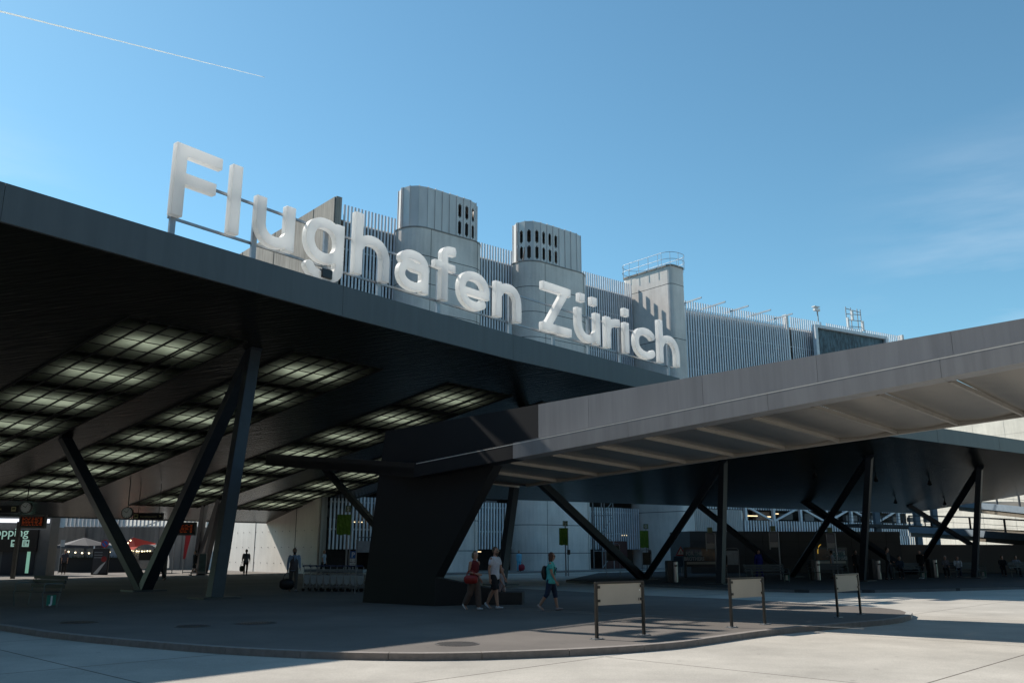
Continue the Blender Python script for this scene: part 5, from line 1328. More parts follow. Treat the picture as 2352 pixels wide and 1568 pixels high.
# bar counter and planters
p = ground(200, 1314); t = empty('bar_counter', tuple(p), 0, 'white and teal bar counter with dark planting under the grey parasols', 'bar counter')
m = MB(); m.box((0, 1.0, .55), (5.2, .6, 1.1)); m.build('counter', mat('counter_black', (.01, .01, .01), .7), t)
for k, (dx, w) in enumerate([(-2.0, .5), (-.3, .9), (.55, .35), (1.4, 1.5)]):
    m = MB(); m.box((dx, 1.3, 1.45), (w, .1, .75)); m.build('window_panel', mat('pale_window', (.32, .38, .42), .4), t)
m = MB(); m.box((0, 1.3, 1.95), (5.4, .3, .18)); m.build('roof_beam', mat('teal_beam', (.1, .2, .24), .5), t)
m = MB(); random.seed(5)
for k in range(220):
    a = Vector((random.uniform(-2.2, 2.2), .62 + random.uniform(-.1, .1), 1.05)); b2 = a + Vector((random.uniform(-.08, .08), random.uniform(-.06, .06), random.uniform(.08, .28))); w = Vector((.02, 0, 0)); m.add([a - w, a + w, b2], [(0, 1, 2)])
tag(m.build('planting', mat('dark_plant', (.02, .03, .012), .8), t, recalc=False), kind='stuff')
m = MB(); m.tube([(.35, 0, 0), (.35, 0, 2.0)], .05, 8); m.build('white_post', m_white, t)
# poster on stand
p = ground(228, 1319); t = empty('advertising_poster', tuple(p), 0, 'dark upright poster with white sweep and red disc, left of the leaning columns', 'poster')
w, h = .98 * 37 * p.y / 2014, 56 * p.y / 2014
m = MB(); m.box((0, 0, h / 2), (w, .12, h)); m.build('case', m_black, t)
m = MB(); m.box((0, -.066, h / 2 + .02), (w * .88, .01, h * .9)); pr = m.build('print', mat('poster_slate', (.06, .065, .075), .4, var=.3, scale=1), t)
m = MB(); m.tube([(w * .22, -.073, h * .6), (w * .22, -.079, h * .6)], w * .17, 20); m.build('red_disc', mat('disc_red', (.35, .04, .04), .5), pr)
m = MB(); m.extr([(-w * .38, -.076, .06), (-w * .1, -.076, .06), (w * .3, -.076, h * .44), (w * .36, -.076, h * .52), (w * .05, -.076, h * .36)], (0, .004, 0)); m.build('white_sweep', m_white, pr)
for k in range(3): m = MB(); m.box((-w * .15, -.074, h * (.86 - .1 * k)), (w * .5, .004, h * .025)); m.build('text_line', mat('faded_white', (.35, .38, .4), .5), pr)
# no-stopping sign
p = ground(234, 1316); t = empty('no_stopping_sign', tuple(p), 0, 'round red and blue no-stopping sign beside the leaning column', 'road sign'); z = at_depth(234, 1248, p.y).z
m = MB(); m.tube([(0, .04, 0), (0, .04, z)], .03, 8); m.build('pole', m_galv, t); r = 8.5 * p.y / 2014
m = MB(); m.tube([(0, 0, z), (0, .02, z)], r, 28); m.build('red_disc', mat('sign_red', (.45, .02, .02), .4, var=.03), t)
m = MB(); m.tube([(0, -.006, z), (0, -.001, z)], r * .76, 28); m.build('blue_disc', mat('sign_blue', (.01, .12, .4), .4, var=.03), t)
m = MB(); m.bar((-r * .55, -.012, z + r * .55), (r * .55, -.012, z - r * .55), r * .22, .006, up=(0, 1, 0)); m.build('red_bar', mat('sign_red', (.45, .02, .02), .4), t)
# small white sign on post
p = ground(133, 1316); t = empty('stop_post', tuple(p), 0, 'small white stop flag on a thin post in front of the grey parasol', 'stop post'); z = at_depth(136, 1247, p.y).z
m = MB(); m.tube([(0, 0, 0), (0, 0, z)], .03, 6); m.build('pole', m_galv, t); m = MB(); m.box((.12, -.03, z), (.32, .03, .5)); m.build('flag', mat('flag_white', (.45, .45, .44), .5, var=.2, scale=6), t)
# red pennant, display stand, dark cases near the second LED board
p = ground(430, 1316); t = empty('red_pennant', tuple(p), 0, 'tall narrow red pennant below the second departure board', 'pennant'); zz = lambda v: at_depth(430, v, p.y).z; xx = lambda u: at_depth(u, 1250, p.y).x - p.x
m = MB(); m.extr([(xx(424), 0, zz(1226)), (xx(438), 0, zz(1226)), (xx(428), 0, zz(1283)), (xx(423), 0, zz(1283))], (0, .02, 0)); m.build('cloth', translucent('pennant_red', (.45, .08, .09), mix=.4), t)
m = MB(); m.tube([(xx(424), .04, 0), (xx(424), .04, zz(1224))], .03, 6); m.build('pole', m_galv, t)
p = ground(463, 1320); t = empty('display_stand', tuple(p), 0, 'grey framed display stand beside the person in shorts', 'display stand')
m = MB(); w, h = 17 * p.y / 2014, 44 * p.y / 2014; m.box((0, 0, h / 2 + .1), (w, .06, h)); m.build('frame', m_galv, t); m = MB(); m.box((0, -.035, h / 2 + .15), (w * .84, .01, h * .85)); m.build('print', mat('display_teal', (.08, .13, .14), .4, var=.4), t)
m = MB(); m.box((0, 0, .05), (w * 1.1, .4, .1)); m.build('foot', m_black, t)
p = ground(330, 1316); t = empty('food_trailer', tuple(p), .1, 'polished rounded silver food trailer seen between the columns', 'food trailer')
m = MB(); pts = [(-1.2 + 2.4 * (1 - math.cos(R(a))) / 2, 0, .35 + 1.75 * math.sin(R(a)) ** .7) for a in range(0, 181, 12)]
m.extr([(q[0], q[1], q[2]) for q in pts], (0, 2.2, 0)); m.build('shell', mat('polished_aluminium', (.6, .6, .6), .15, .95, var=.05), t)
m = MB(); m.box((.1, -.012, 1.25), (1.1, .02, .6)); m.build('hatch', m_signb, t)
for x_ in (-.5, .4): m = MB(); m.tube([(x_, .1, .3), (x_, .3, .3)], .3, 16); m.build('wheel', m_black, t)
p = ground(376, 1316)
t = empty('lamp_stand', tuple(p), 0, 'thin frame stand with a bright white lamp beside the second column leg', 'lamp stand')
zl = at_depth(434, 1242 + 30, p.y).z
m = MB(); m.tube([(0, 0, 0), (0, 0, 2.3), (.1, 0, 2.4), (.5, 0, 2.4), (.6, 0, 2.3), (.6, 0, 0)], .035, 6); m.build('frame', m_galv, t)
m = MB(); m.tube([(-.05, -.1, 2.2), (-.05, -.1, 2.1), (-.05, -.1, 2.0)], [.05, .12, .05], 10); m.build('lamp', emit('white_lamp', (1, .98, .95), 5), t)
# rusty doors and dark openings at the foot of the car park are its parts
b = MB(); q = B1(30.9, -.2, 1.2); b.box((q.x, q.y, 1.25), (3.4, .1, 2.5), a1); b.build('rust_red_door', mat('rust_door', (.09, .03, .025), .7), gar, world=True)
b = MB(); q = B1(30.9, -.27, 1.5); b.box((q.x, q.y, 1.6), (.7, .02, .55), a1); b.build('door_notice', mat('notice_pale', (.3, .34, .36), .6), gar, world=True)
# scaffold tower between the stair towers
sc_ = empty('scaffold_tower', tuple(B1(28.2, -1.4, 0)), label='light lattice scaffold tower in the bay left of the square tower', cat='scaffold')
b = MB()
for s_ in (27.4, 28.9):
    for d_ in (-2.0, -.9): b.tube([B1(s_, d_, 0), B1(s_, d_, 6.2)], .05, 6)
for z in (1.6, 3.2, 4.8, 6.1):
    b.tube([B1(27.4, -2, z), B1(28.9, -2, z)], .04, 6); b.tube([B1(27.4, -.9, z), B1(28.9, -.9, z)], .04, 6)
for z in (0.1, 1.6, 3.2, 4.6): b.tube([B1(27.4, -2, z), B1(28.9, -2, z + 1.5)], .035, 6)
b.build('lattice', m_galv, sc_, world=True)
# contrail high above
tr = empty('contrail', tuple(at_depth(300, 100, 2600)), label='thin white aircraft contrail slanting down across the upper left sky', cat='contrail')
a, c = at_depth(-420, -78, 2600), at_depth(608, 178, 2900); b = MB(); n = 90; random.seed(2)
b.tube([a.lerp(c, i / n) + Vector((0, 0, random.uniform(-.5, .5))) for i in range(n + 1)], [(1.1 + 3.0 * (1 - i / n)) * random.uniform(.85, 1.1) for i in range(n + 1)], 8)
mc = translucent('condensed_vapour', (.97, .97, .97), mix=.6, rough=1, var=0)
b.build('vapour_trail', mc, tr, world=True, smooth=True)
# ================================================================== PEOPLE
def eloft(mb, cs, ra, rb, lat=(1, 0, 0), n=14, c0=.7, c1=.7):
    """closed tube with elliptical rings: ra along lat, rb across; ends rounded off"""
    cs = [Vector(c) for c in cs]; lat = Vector(lat)
    t0 = (cs[1] - cs[0]).normalized(); t1 = (cs[-1] - cs[-2]).normalized()
    P = [cs[0] - t0 * min(ra[0], rb[0]) * c0] + cs + [cs[-1] + t1 * min(ra[-1], rb[-1]) * c1]
    A = [ra[0] * .55] + list(ra) + [ra[-1] * .55]; B = [rb[0] * .55] + list(rb) + [rb[-1] * .55]
    vs = []; m = len(P)
    for i in range(m):
        t = (P[min(i + 1, m - 1)] - P[max(i - 1, 0)]).normalized()
        x = (lat - t * lat.dot(t)); x = x.normalized() if x.length > .05 else t.orthogonal().normalized(); y = t.cross(x)
        for k in range(n): a = 2 * math.pi * k / n; vs.append(P[i] + x * A[i] * math.cos(a) + y * B[i] * math.sin(a))
    fs = [(i * n + k, i * n + (k + 1) % n, (i + 1) * n + (k + 1) % n, (i + 1) * n + k) for i in range(m - 1) for k in range(n)]
    fs += [tuple(reversed(range(n))), tuple((m - 1) * n + k for k in range(n))]
    mb.add(vs, fs)
def fuse(mb, name, m, parent, voxel, smooth=3):
    """melt overlapping limbs into one continuous skin"""
    o = mb.build(name + '_tmp', m, None)
    r = o.modifiers.new('r', 'REMESH'); r.mode = 'VOXEL'; r.voxel_size = voxel; r.use_smooth_shade = True
    s = o.modifiers.new('s', 'SMOOTH'); s.factor = .5; s.iterations = smooth
    me = bpy.data.meshes.new_from_object(o.evaluated_get(bpy.context.evaluated_depsgraph_get())); bpy.data.objects.remove(o)
    me.name = name; q = bpy.data.objects.new(name, me); COL.objects.link(q); q.parent = parent
    if not me.materials: me.materials.append(m)
    return q
def cloth(name, c, var=.12): return mat('cloth_' + name, c, .9, var=var, scale=14, bump=.25, bscale=30)
m_skin = mat('skin', (.42, .24, .17), .55, var=.05, scale=6); m_skind = mat('skin_tanned', (.25, .13, .085), .55, var=.05, scale=6)
m_shoe = mat('white_shoes', (.62, .64, .66), .6, var=.05); m_sole = mat('dark_shoes', (.02, .02, .02), .6)
NP = 0
def person(loc, h, facing, label, pose=None, top=(.1, .1, .1), sleeve=.45, legs=(.05, .05, .06), leglen=1.0, hair=(.05, .03, .02), hairlen=0, shoes=None, skin=None, girth=1.0, seated=False,
           vest=None, cap=None, glasses=False, group=None, detail=True, turn=0.0, skirt=False, wide=1.0, female=False, shorts=False, beard=False):
    """local frame: +Y is forward, x to the person's right"""
    global NP; NP += 1
    pose = pose or {}; k = h / 1.75; skin = skin or m_skin; G_ = girth
    t = empty('person', tuple(loc), face(*facing), label, 'person', group); vox = .012 if detail else .02
    def S(v): return Vector(v) * k
    a = {q: R(pose.get(q, 0)) for q in ('thL', 'thR', 'knL', 'knR', 'arL', 'arR', 'elL', 'elR', 'abL', 'abR', 'lean', 'inL', 'inR')}
    TH, SH, UA, FA = .43, .41, .29, .26
    J = {}
    def leg(sd, th, kn):
        hip = Vector((.095 * sd, 0, 0)); dr = Vector((0, math.sin(th), -math.cos(th))); knee = hip + dr * TH; d2 = Vector((0, math.sin(th - kn), -math.cos(th - kn))); ank = knee + d2 * SH
        return hip, knee, ank, th - kn
    L_ = leg(-1, a['thL'], a['knL']); R_ = leg(1, a['thR'], a['knR'])
    low = min(L_[2].z, R_[2].z); pz = -low + .085
    pel = Vector((0, 0, pz))
    up = Vector((0, math.sin(a['lean']), math.cos(a['lean'])))
    def T(f, x=0, y=0): return pel + up * f + Vector((x, y, 0))
    sh = .19 if not female else .165
    arms = []
    for sd, ar, el, ab, inn in ((-1, a['arL'], a['elL'], a['abL'], a['inL']), (1, a['arR'], a['elR'], a['abR'], a['inR'])):
        s0 = T(.47, sh * sd * G_ ** .5, 0); d = Vector((math.sin(ab) * sd, math.sin(ar), -math.cos(ar) * math.cos(ab))).normalized(); e = s0 + d * UA
        f = Vector((math.sin(ab) * sd * .3 - sd * math.sin(inn), math.sin(ar + el), -math.cos(ar + el))).normalized(); w = e + f * FA
        arms.append((s0, e, w, f, sd))
    b = MB()
    # trunk under the clothes, neck
    eloft(b, [S(T(-.03)), S(T(.1)), S(T(.25)), S(T(.4)), S(T(.47))], [.14 * k * G_, .125 * k * G_, .13 * k * G_, .15 * k * G_, .1 * k], [.09 * k * G_, .085 * k * G_, .09 * k * G_, .09 * k * G_, .06 * k])
    nk = T(.5); hd = T(.66, 0, .015)
    eloft(b, [S(T(.44)), S(T(.52)), S(T(.6, 0, .01))], [.062 * k, .055 * k, .055 * k], [.06 * k, .055 * k, .055 * k])
    # head: jaw to crown, turned on the neck
    tn = R(turn); fx = lambda x, y, z: S(hd + Vector((x * math.cos(tn) + y * math.sin(tn), -x * math.sin(tn) + y * math.cos(tn), z)))
    lat = (math.cos(tn), -math.sin(tn), 0)
    eloft(b, [fx(0, .018, -.085), fx(0, .012, -.05), fx(0, .004, 0), fx(0, -.006, .05), fx(0, -.01, .085)], [.046 * k, .067 * k, .08 * k, .08 * k, .056 * k], [.055 * k, .08 * k, .097 * k, .1 * k, .072 * k], lat=lat, n=18)
    eloft(b, [fx(0, .09, .015), fx(0, .106, -.012), fx(0, .1, -.022)], [.008 * k, .013 * k, .014 * k], [.008 * k, .012 * k, .008 * k], lat=lat, n=8)
    eloft(b, [fx(0, .082, -.05), fx(0, .085, -.062)], [.024 * k, .02 * k], [.008 * k, .009 * k], lat=lat, n=8)
    for sd in (-1, 1): eloft(b, [fx(.076 * sd, -.012, .018), fx(.08 * sd, -.014, -.015)], [.008 * k, .007 * k], [.018 * k, .013 * k], lat=lat, n=8)
    # arms and hands
    for s0, e, w, f, sd in arms:
        eloft(b, [S(s0), S(s0.lerp(e, .5)), S(e), S(e.lerp(w, .35)), S(w)], [.05 * k, .045 * k * G_ ** .5, .037 * k, .038 * k, .026 * k], [.05 * k, .046 * k * G_ ** .5, .037 * k, .038 * k, .022 * k], n=10)
        side = Vector((1, 0, 0)); hn = f; fl = Vector((0, 1, 0)) if abs(f.y) < .8 else Vector((0, 0, 1))
        pal = w + hn * .085
        eloft(b, [S(w), S(w + hn * .04), S(pal)], [.014 * k, .017 * k, .015 * k], [.026 * k, .04 * k, .04 * k], n=10)
        if detail:
            for q, L in enumerate((.066, .078, .074, .058)):
                off = fl * (.03 - .02 * q); p0 = pal + off; p1 = p0 + hn * L * .5; p2 = p1 + hn * L * .38 - side * sd * .018; p3 = p2 + hn * L * .2 - side * sd * .016
                b.tube([S(p0 - hn * .02), S(p0), S(p1), S(p2), S(p3)], [.0095 * k, .0095 * k, .009 * k, .0085 * k, .006 * k], 7)
            th = w + hn * .03 + fl * .035; b.tube([S(w + hn * .02 + fl * .02), S(th), S(th + hn * .03 + fl * .018), S(th + hn * .055 + fl * .016)], [.012 * k, .011 * k, .0105 * k, .007 * k], 7)
    # legs
    for hip, kne, ank, foot in (L_, R_):
        hip, kne, ank = pel + hip, pel + kne, pel + ank
        eloft(b, [S(hip), S(hip.lerp(kne, .5)), S(kne), S(kne.lerp(ank, .3) + Vector((0, -.012, 0))), S(ank)], [.08 * k, .068 * k, .052 * k, .053 * k, .035 * k], [.082 * k, .07 * k, .053 * k, .057 * k, .037 * k], n=12)
        fd = Vector((0, math.cos(foot), math.sin(foot))); 
        eloft(b, [S(ank - fd * .03 - Vector((0, 0, .03))), S(ank + fd * .06 - Vector((0, 0, .045))), S(ank + fd * .14 - Vector((0, 0, .055)))], [.032 * k, .04 * k, .036 * k], [.035 * k, .03 * k, .02 * k], n=10)
    fuse(b, 'body', skin, t, vox * k, 2)
    # shirt
    b = MB(); hem = -.1 if not female else -.12; x = .022
    eloft(b, [S(T(hem)), S(T(.02)), S(T(.14)), S(T(.28)), S(T(.4)), S(T(.465)), S(T(.5))], [(.17) * k * G_, .165 * k * G_, (.15 if not female else .14) * k * G_, .162 * k * G_, .178 * k * G_ ** .6, .15 * k, .078 * k], [.118 * k * G_, .118 * k * G_, .11 * k * G_, (.118 if not female else .13) * k * G_, .112 * k * G_ ** .6, .088 * k, .07 * k], n=20, c0=.12)
    for s0, e, w, f, sd in arms:
        if sleeve <= 0: continue
        pts = [s0 - Vector((.03 * sd, 0, -.0)), s0.lerp(e, .3)]; rr = [.066, .062 * G_ ** .4]
        if sleeve <= .6: pts.append(s0.lerp(e, sleeve + .1)); rr.append(.06 * G_ ** .4)
        else: pts += [s0.lerp(e, .6), e, e.lerp(w, .5), e.lerp(w, .92 if sleeve >= 1 else .5)]; rr += [.057, .05, .046, .036]
        eloft(b, [S(p) for p in pts], [r * k for r in rr], [r * k for r in rr], n=12)
    c = fuse(b, 'shirt', cloth(f'top_{NP}', top), t, max(vox, .014) * k, 3)
    if vest:
        b = MB(); eloft(b, [S(T(-.06)), S(T(.14)), S(T(.28)), S(T(.42))], [.178 * k * G_, .16 * k * G_, .172 * k * G_, .15 * k], [.128 * k * G_, .12 * k * G_, .128 * k * G_, .112 * k], n=20); fuse(b, 'waistcoat', cloth('vest', vest), t, .016 * k)
        b = MB(); b.extr([S(T(.5, -.05, .125)), S(T(.5, .05, .125)), S(T(.25, 0, .15))], (0, .01, 0)); b.build('shirt_front', cloth(f'top_{NP}', top), t)
    # trousers, shorts or skirt
    b = MB()
    if seated or not skirt:
        eloft(b, [S(T(-.06)), S(T(.02)), S(T(.075))], [.158 * k * G_, .152 * k * G_, .142 * k * G_], [.112 * k * G_, .108 * k * G_, .1 * k * G_], n=18)
        for hip, kne, ank, foot in (L_, R_):
            hip, kne, ank = pel + hip, pel + kne, pel + ank; wd = (1.18 if shorts else 1.0) * (1 + (wide - 1) * .45)
            pts = [hip + Vector((0, 0, .0)), hip.lerp(kne, .5)]; rr = [.094 * G_ ** .6, .084 * G_ ** .6 * wd]
            if leglen < .55: pts.append(hip.lerp(kne, leglen * 1.9)); rr.append(.083 * wd)
            else:
                pts += [kne, kne.lerp(ank, (leglen - .5) * 1.0)]; rr += [.068 * G_ ** .4 * wide, .064 * G_ ** .4 * wide]
                if leglen > .9: pts.append(kne.lerp(ank, .95)); rr.append(.054 * wide * 1.1)
            eloft(b, [S(p) for p in pts], [r * k for r in rr], [r * k * 1.02 for r in rr], n=14, c1=.1)
    else:
        mid = (L_[2] + R_[2]) / 2 + pel
        eloft(b, [S(T(.07)), S(T(-.08)), S(pel + Vector((0, (mid.y - pel.y) * .4, -.35))), S(pel + Vector((0, (mid.y) * .8, -.66)))], [.142 * k, .18 * k, .19 * k, .185 * k], [.1 * k, .13 * k, .16 * k, .17 * k], n=18)
    fuse(b, 'trousers' if not skirt else 'wide_trousers', cloth(f'legs_{NP}', legs), t, max(vox, .014) * k, 3)
    # shoes
    for hip, kne, ank, foot in (L_, R_):
        ank = pel + ank; fd = Vector((0, math.cos(foot), math.sin(foot))); dn = Vector((0, math.sin(foot), -math.cos(foot))) * 1.0; b = MB()
        eloft(b, [S(ank - fd * .045 + dn * .03), S(ank + fd * .02 + dn * .042), S(ank + fd * .09 + dn * .055), S(ank + fd * .155 + dn * .06)], [.038 * k, .045 * k, .05 * k, .038 * k], [.045 * k, .04 * k, .03 * k, .02 * k], n=12)
        fuse(b, 'shoe', shoes or m_sole, t, .012 * k, 2)
    # hair
    b = MB()
    if hair:
        eloft(b, [fx(0, -.03, -.02), fx(0, -.028, .03), fx(0, -.018, .07), fx(0, -.014, .095)], [.084 * k, .09 * k, .087 * k, .062 * k], [.074 * k, .088 * k, .095 * k, .074 * k], lat=lat, n=18)
        if hairlen: eloft(b, [fx(0, -.05, .05), fx(0, -.062, -.04), fx(0, -.06, -.04 - hairlen)], [.08 * k, .088 * k, .075 * k], [.05 * k, .05 * k, .035 * k], lat=lat, n=16)
        if hairlen and detail:
            for sd in (-1, 1): eloft(b, [fx(.07 * sd, .02, .05), fx(.078 * sd, .0, -.03), fx(.07 * sd, -.02, -.06 - hairlen * .6)], [.02 * k, .024 * k, .02 * k], [.045 * k, .05 * k, .04 * k], lat=lat, n=10)
        fuse(b, 'hair', mat(f'hair_{NP}', hair, .6, var=.3, scale=30, stretch=(1, 1, .2)), t, .012 * k, 2)
    if beard:
        b = MB(); eloft(b, [fx(0, .035, -.085), fx(0, .035, -.06), fx(0, .03, -.04)], [.045 * k, .058 * k, .066 * k], [.05 * k, .062 * k, .068 * k], lat=lat, n=14); fuse(b, 'beard', mat(f'hair_{NP}', hair, .6), t, .012 * k)
    if cap:
        b = MB(); eloft(b, [fx(0, -.01, .035), fx(0, -.01, .075), fx(0, -.01, .1)], [.088 * k, .084 * k, .055 * k], [.1 * k, .095 * k, .065 * k], lat=lat, n=18); eloft(b, [fx(0, .08, .035), fx(0, .15, .025)], [.07 * k, .05 * k], [.008 * k, .007 * k], lat=lat, n=12)
        fuse(b, 'cap', cloth('cap', cap), t, .01 * k)
    if glasses:
        b = MB()
        for sd in (-1, 1): b.tube([fx(.033 * sd, .094, .018), fx(.033 * sd, .1, .018)], .026 * k, 12); b.tube([fx(.055 * sd, .094, .024), fx(.08 * sd, -.01, .026)], .004 * k, 6)
        b.tube([fx(-.02, .099, .024), fx(.02, .099, .024)], .004 * k, 6); b.build('sunglasses', m_black, t)
    elif detail:
        for sd in (-1, 1): b = MB(); b.tube([fx(.031 * sd, .084, .016), fx(.031 * sd, .09, .016)], .009 * k, 8); b.build('eye', m_black, t)
    t['_hL'] = 0; del t['_hL']
    M = Matrix.Translation(Vector(loc)) @ Matrix.Rotation(face(*facing), 4, 'Z')
    return t, [M @ S(arms[0][2] + arms[0][3] * .1), M @ S(arms[1][2] + arms[1][3] * .1)], M, S, T
def bag(name, pos, size, col, label, handle=.14, rz=0.0, soft=.06, rough=.5, cat='bag'):
    """bag hanging from a grip point"""
    t = empty(name, tuple(pos), rz, label, cat); w, d, h = size
    b = MB(); eloft(b, [(-w / 2 + soft, 0, -handle - h / 2), (0, 0, -handle - h / 2 - .0), (w / 2 - soft, 0, -handle - h / 2)], [d / 2, d / 2 * 1.15, d / 2], [h / 2 * .9, h / 2, h / 2 * .9], lat=(0, 1, 0), n=16); fuse(b, 'bag_body', mat('bag_' + label[:9].replace(' ', '_'), col, rough, var=.15), t, .012)
    for y in (-d * .25, d * .25):
        m = MB(); m.tube([(w * .28 * math.cos(R(a)), y, -handle * 1.15 + handle * 1.15 * math.sin(R(a))) for a in range(0, 181, 20)], .011, 6); m.build('handle', m_black if col[0] < .05 else mat('bag_' + label[:9].replace(' ', '_'), col, rough), t)
    return t

# --- the family group on the island
p1 = ground(1088, 1400); p2 = ground(1136, 1397); pc = ground(1152, 1386); p4 = ground(1266, 1401)
_, hands, M, S_, T_ = person(p1, 1.70, (.72, -.69), 'woman in sleeveless maroon top and wide brown trousers carrying a red handbag', dict(thR=-9, knR=26, thL=10, knL=4, arL=-14, elL=50, arR=-6, elR=84, inR=26, abR=8, lean=2),
    top=(.12, .008, .012), sleeve=0, legs=(.12, .085, .07), leglen=1.0, wide=1.45, hair=(.14, .1, .06), hairlen=.02, shoes=m_shoe, female=True, turn=10)
el = M @ S_(T_(.2, .2, .1))
bag('handbag', el + Vector((-.02, -.06, .04)), (.42, .17, .26), (.25, .012, .008), 'glossy red handbag hanging on the forearm of the woman in maroon', .13, R(-20))
person(p2, 1.84, (.85, -.5), 'bearded man in white polo shirt, dark shorts and white sneakers beside the woman', dict(thR=15, knR=8, thL=-14, knL=16, arL=12, elL=14, arR=-10, elR=16, abL=6, abR=7, lean=1),
    top=(.62, .64, .72), sleeve=.45, legs=(.018, .018, .022), leglen=.48, shorts=True, hair=(.09, .06, .04), shoes=m_shoe, glasses=True, beard=True, girth=1.06, turn=8)
person(pc, 1.18, (.8, -.6), 'child in pale pink cap walking half hidden behind the man in white polo', dict(thR=-18, knR=26, thL=16, knL=6, arR=15, elR=25, arL=-12, elL=12),
    top=(.3, .3, .34), sleeve=.4, legs=(.32, .26, .27), leglen=.4, shorts=True, hair=(.14, .1, .06), hairlen=.05, cap=(.5, .3, .32), shoes=m_sole)
_p4, h4, M4, S4, T4 = person(p4, 1.68, (.97, -.22), 'woman in turquoise T-shirt and denim capri trousers with sunglasses, walking right alone', dict(thL=14, knL=4, thR=-13, knR=22, arR=10, elR=18, arL=-12, elL=12, abR=6, lean=2),
    top=(.09, .5, .47), sleeve=.42, legs=(.02, .035, .075), leglen=.8, hair=(.09, .035, .02), hairlen=.14, glasses=True, shoes=mat('pale_sandals', (.4, .32, .3), .6), girth=1.2, female=True)
t = empty('backpack', tuple(M4 @ S4(T4(.2, 0, -.2))), face(.97, -.22), 'small black backpack on the back of the woman in turquoise', 'backpack')
b = MB(); eloft(b, [(0, 0, -.16), (0, -.02, 0), (0, 0, .15)], [.12, .14, .11], [.07, .085, .06]); fuse(b, 'pack', m_black, t, .014)
for sd in (-1, 1): b = MB(); b.tube([(sd * .09, .05, .14), (sd * .1, .2, .28), (sd * .1, .33, .12), (sd * .11, .3, -.08)], .014, 6); b.build('strap', m_black, t)
b = MB(); random.seed(9)
for i in range(9):
    x = -.09 + .028 * i; z = .34 - .018 * (i % 3) - .006 * i; b.tube([S4(T4(z, x, .158)), S4(T4(z - .03, x + .012, .162)), S4(T4(z - .012, x + .024, .16))], .006, 5)
_pr = b.build('shirt_print', mat('print_navy', (.01, .06, .09), .7), _p4)
# --- man with the holdall
p5 = ground(672, 1357)
_, h5, M5, _, _ = person(p5, 1.83, (.35, -.94), 'man in grey waistcoat over pale blue shirt carrying a big black holdall', dict(thL=14, knL=5, thR=-12, knR=16, arR=-4, elR=8, arL=12, elL=30, abR=9, abL=4, lean=3),
    top=(.22, .3, .4), sleeve=1, legs=(.1, .09, .08), vest=(.1, .085, .09), hair=(.012, .01, .01), shoes=mat('grey_sneakers', (.28, .32, .34), .6), beard=True, skin=m_skind)
bag('holdall', min(h5, key=lambda q: q.x), (.5, .3, .46), (.008, .008, .01), 'big black holdall hanging from the hand of the man in the waistcoat', .24, R(15))
# --- silhouette against the sunlit wall
p6 = ground(563, 1320)
_, h6, _, _, _ = person(p6, 1.78, (-.2, 1), 'man in grey shirt and black trousers silhouetted against the bright sunlit wall', dict(thL=6, thR=-6, knR=8, abL=9, abR=9, arL=4, elL=10, elR=14), top=(.12, .12, .14), sleeve=.8, legs=(.01, .01, .012), hair=(.06, .05, .04), detail=False)
bag('shopping_bag', min(h6, key=lambda q: q.x), (.34, .14, .42), (.03, .06, .03), 'dark green shopping bag held by the silhouetted man', .12, .2)
# --- other small figures
def small(u, v, h, fc, label, z=0.0, **kw):
    p = ground(u, v, z); return person(Vector((p.x, p.y, z)), h, fc, label, detail=False, **kw)
small(742, 1322, 1.78, (.9, -.3), 'bald man in light shirt walking behind the luggage carts', top=(.4, .48, .58), sleeve=.4, legs=(.02, .02, .02), hair=None, pose=dict(thL=18, thR=-16, knR=20, elL=20, elR=20))
_, h8, _, _, _ = small(1192, 1312, 1.7, (.3, -.9), 'tiny person in bright cyan clothes by the middle stair tower', top=(.18, .45, .6), sleeve=1, legs=(.1, .42, .6), hair=(.2, .15, .1))
bag('red_bag', max(h8, key=lambda q: q.x), (.5, .3, .55), (.3, .01, .03), 'dark red bag in the hand of the person in cyan', .12)
small(57, 1319, 1.7, (.5, .8), 'person in a blue shirt seen from behind at the kiosk door', top=(.03, .09, .14), sleeve=.5, legs=(.03, .06, .08), hair=(.02, .015, .01))
small(145, 1318, 1.75, (.2, -.9), 'person in grey top standing in front of the outdoor bar', top=(.05, .05, .07), sleeve=.6, legs=(.012, .012, .014), hair=(.15, .1, .03))
small(368, 1332, 1.85, (-.6, -.6), 'tall dark-clothed person left of the crossing columns', top=(.012, .012, .014), sleeve=1, legs=(.012, .012, .016), hair=(.01, .01, .01), pose=dict(thL=16, thR=-14, knR=15))
small(350, 1326, 1.8, (.7, -.4), 'dark-clothed person half hidden behind the leaning column leg', top=(.01, .01, .012), sleeve=1, legs=(.01, .01, .012), hair=(.01, .01, .01))
small(445, 1321, 1.74, (-.6, -.7), 'person in black jacket and dark shorts by the display stand', top=(.01, .01, .012), sleeve=1, legs=(.012, .012, .016), leglen=.48, shorts=True, hair=(.03, .02, .01), pose=dict(thL=18, thR=-16, knR=12))
small(1664, 1330, 1.7, (-.3, -.9), 'person in dark jacket beside the far column right of the left poster', z=PB, top=(.012, .012, .012), sleeve=1, legs=(.06, .05, .05), hair=(.02, .012, .01))
small(1914, 1327, 1.68, (-.6, .5), 'person in a white T-shirt looking at the right-hand poster', z=PB, top=(.22, .22, .24), sleeve=.4, legs=(.14, .13, .12), hair=(.02, .012, .01))
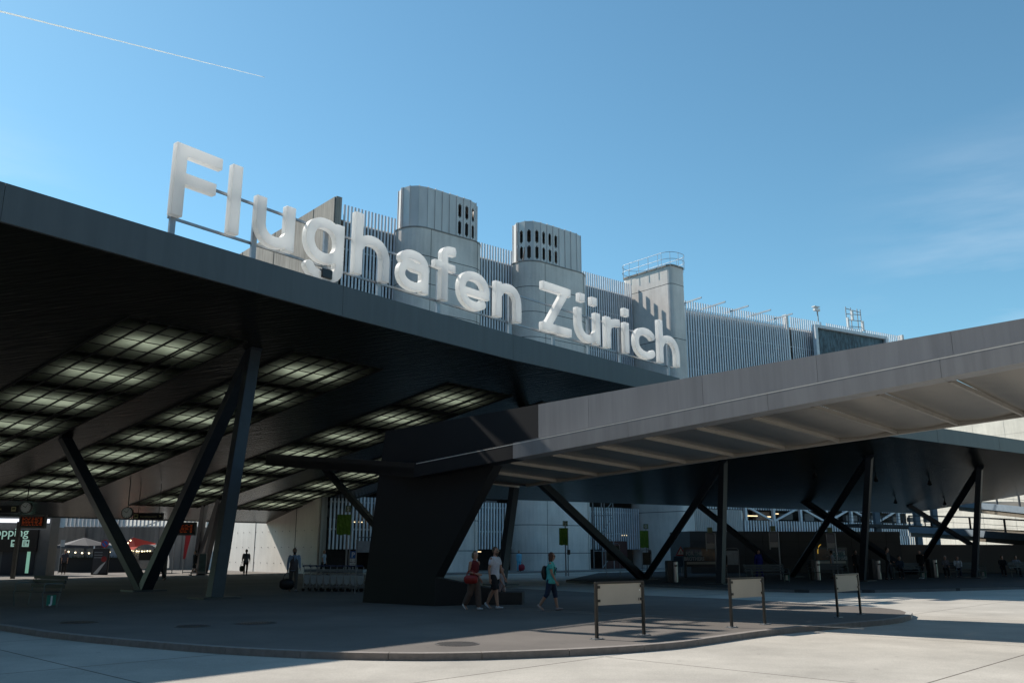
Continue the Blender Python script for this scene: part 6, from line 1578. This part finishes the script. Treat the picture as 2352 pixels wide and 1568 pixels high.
small(1969, 1325, 1.7, (.2, -.9), 'person in black suit with white shirt behind the middle column', z=PB, top=(.01, .01, .012), sleeve=1, legs=(.01, .01, .012), hair=(.02, .012, .01))
small(2043, 1331, 1.86, (.7, -.5), 'tall person in dark jacket standing over the seated one on the platform', z=PB, top=(.04, .04, .042), sleeve=1, legs=(.012, .014, .02), hair=(.02, .012, .01), pose=dict(elL=60, elR=40, thL=8, thR=-8))
small(2118, 1328, 1.72, (-.7, -.5), 'dark-haired person in black standing behind the bench with light shoes', z=PB, top=(.008, .01, .01), sleeve=1, legs=(.01, .01, .014), hair=(.015, .01, .01), hairlen=.2, shoes=m_shoe)
small(1745, 1330, 1.75, (.5, -.8), 'person in vivid blue overalls beside the pale notice frame', z=PB, top=(.004, .01, .16), sleeve=1, legs=(.004, .01, .14), hair=(.015, .01, .01), girth=1.25, pose=dict(thL=12, thR=-10, abL=14, abR=18))
SIT = dict(thL=82, thR=86, knL=84, knR=88, elL=50, elR=55, arL=25, arR=28, lean=-4)
def sitter(u, v, fc, label, **kw): 
    kw.setdefault('pose', SIT); return small(u, v, 1.72, fc, label, z=PB, seated=True, group=None, **kw)
sitter(2070, 1329, (-.3, -.95), 'seated person in dark blue jacket on the bench next to the standing one', top=(.015, .03, .05), sleeve=1, legs=(.01, .01, .014), hair=(.03, .02, .012))
sitter(2175, 1326, (-.35, -.93), 'white-haired seated woman in grey on the bench right of the bin', top=(.12, .12, .13), sleeve=.8, legs=(.012, .012, .014), hair=(.45, .45, .43), hairlen=.02, female=True)
sitter(2203, 1326, (-.4, -.9), 'seated man in a white shirt and jeans beside the white-haired woman', top=(.4, .46, .5), sleeve=1, legs=(.015, .02, .045), hair=(.05, .025, .015), pose=dict(SIT, lean=14))
sitter(2306, 1323, (-.4, -.9), 'seated person in black near the right edge with legs crossed', top=(.01, .012, .014), sleeve=1, legs=(.015, .018, .025), hair=(.06, .03, .02))
sitter(2338, 1323, (-.3, -.95), 'seated person in a striped shirt at the right picture edge', top=(.2, .22, .25), sleeve=.5, legs=(.015, .018, .025), hair=(.04, .025, .015))
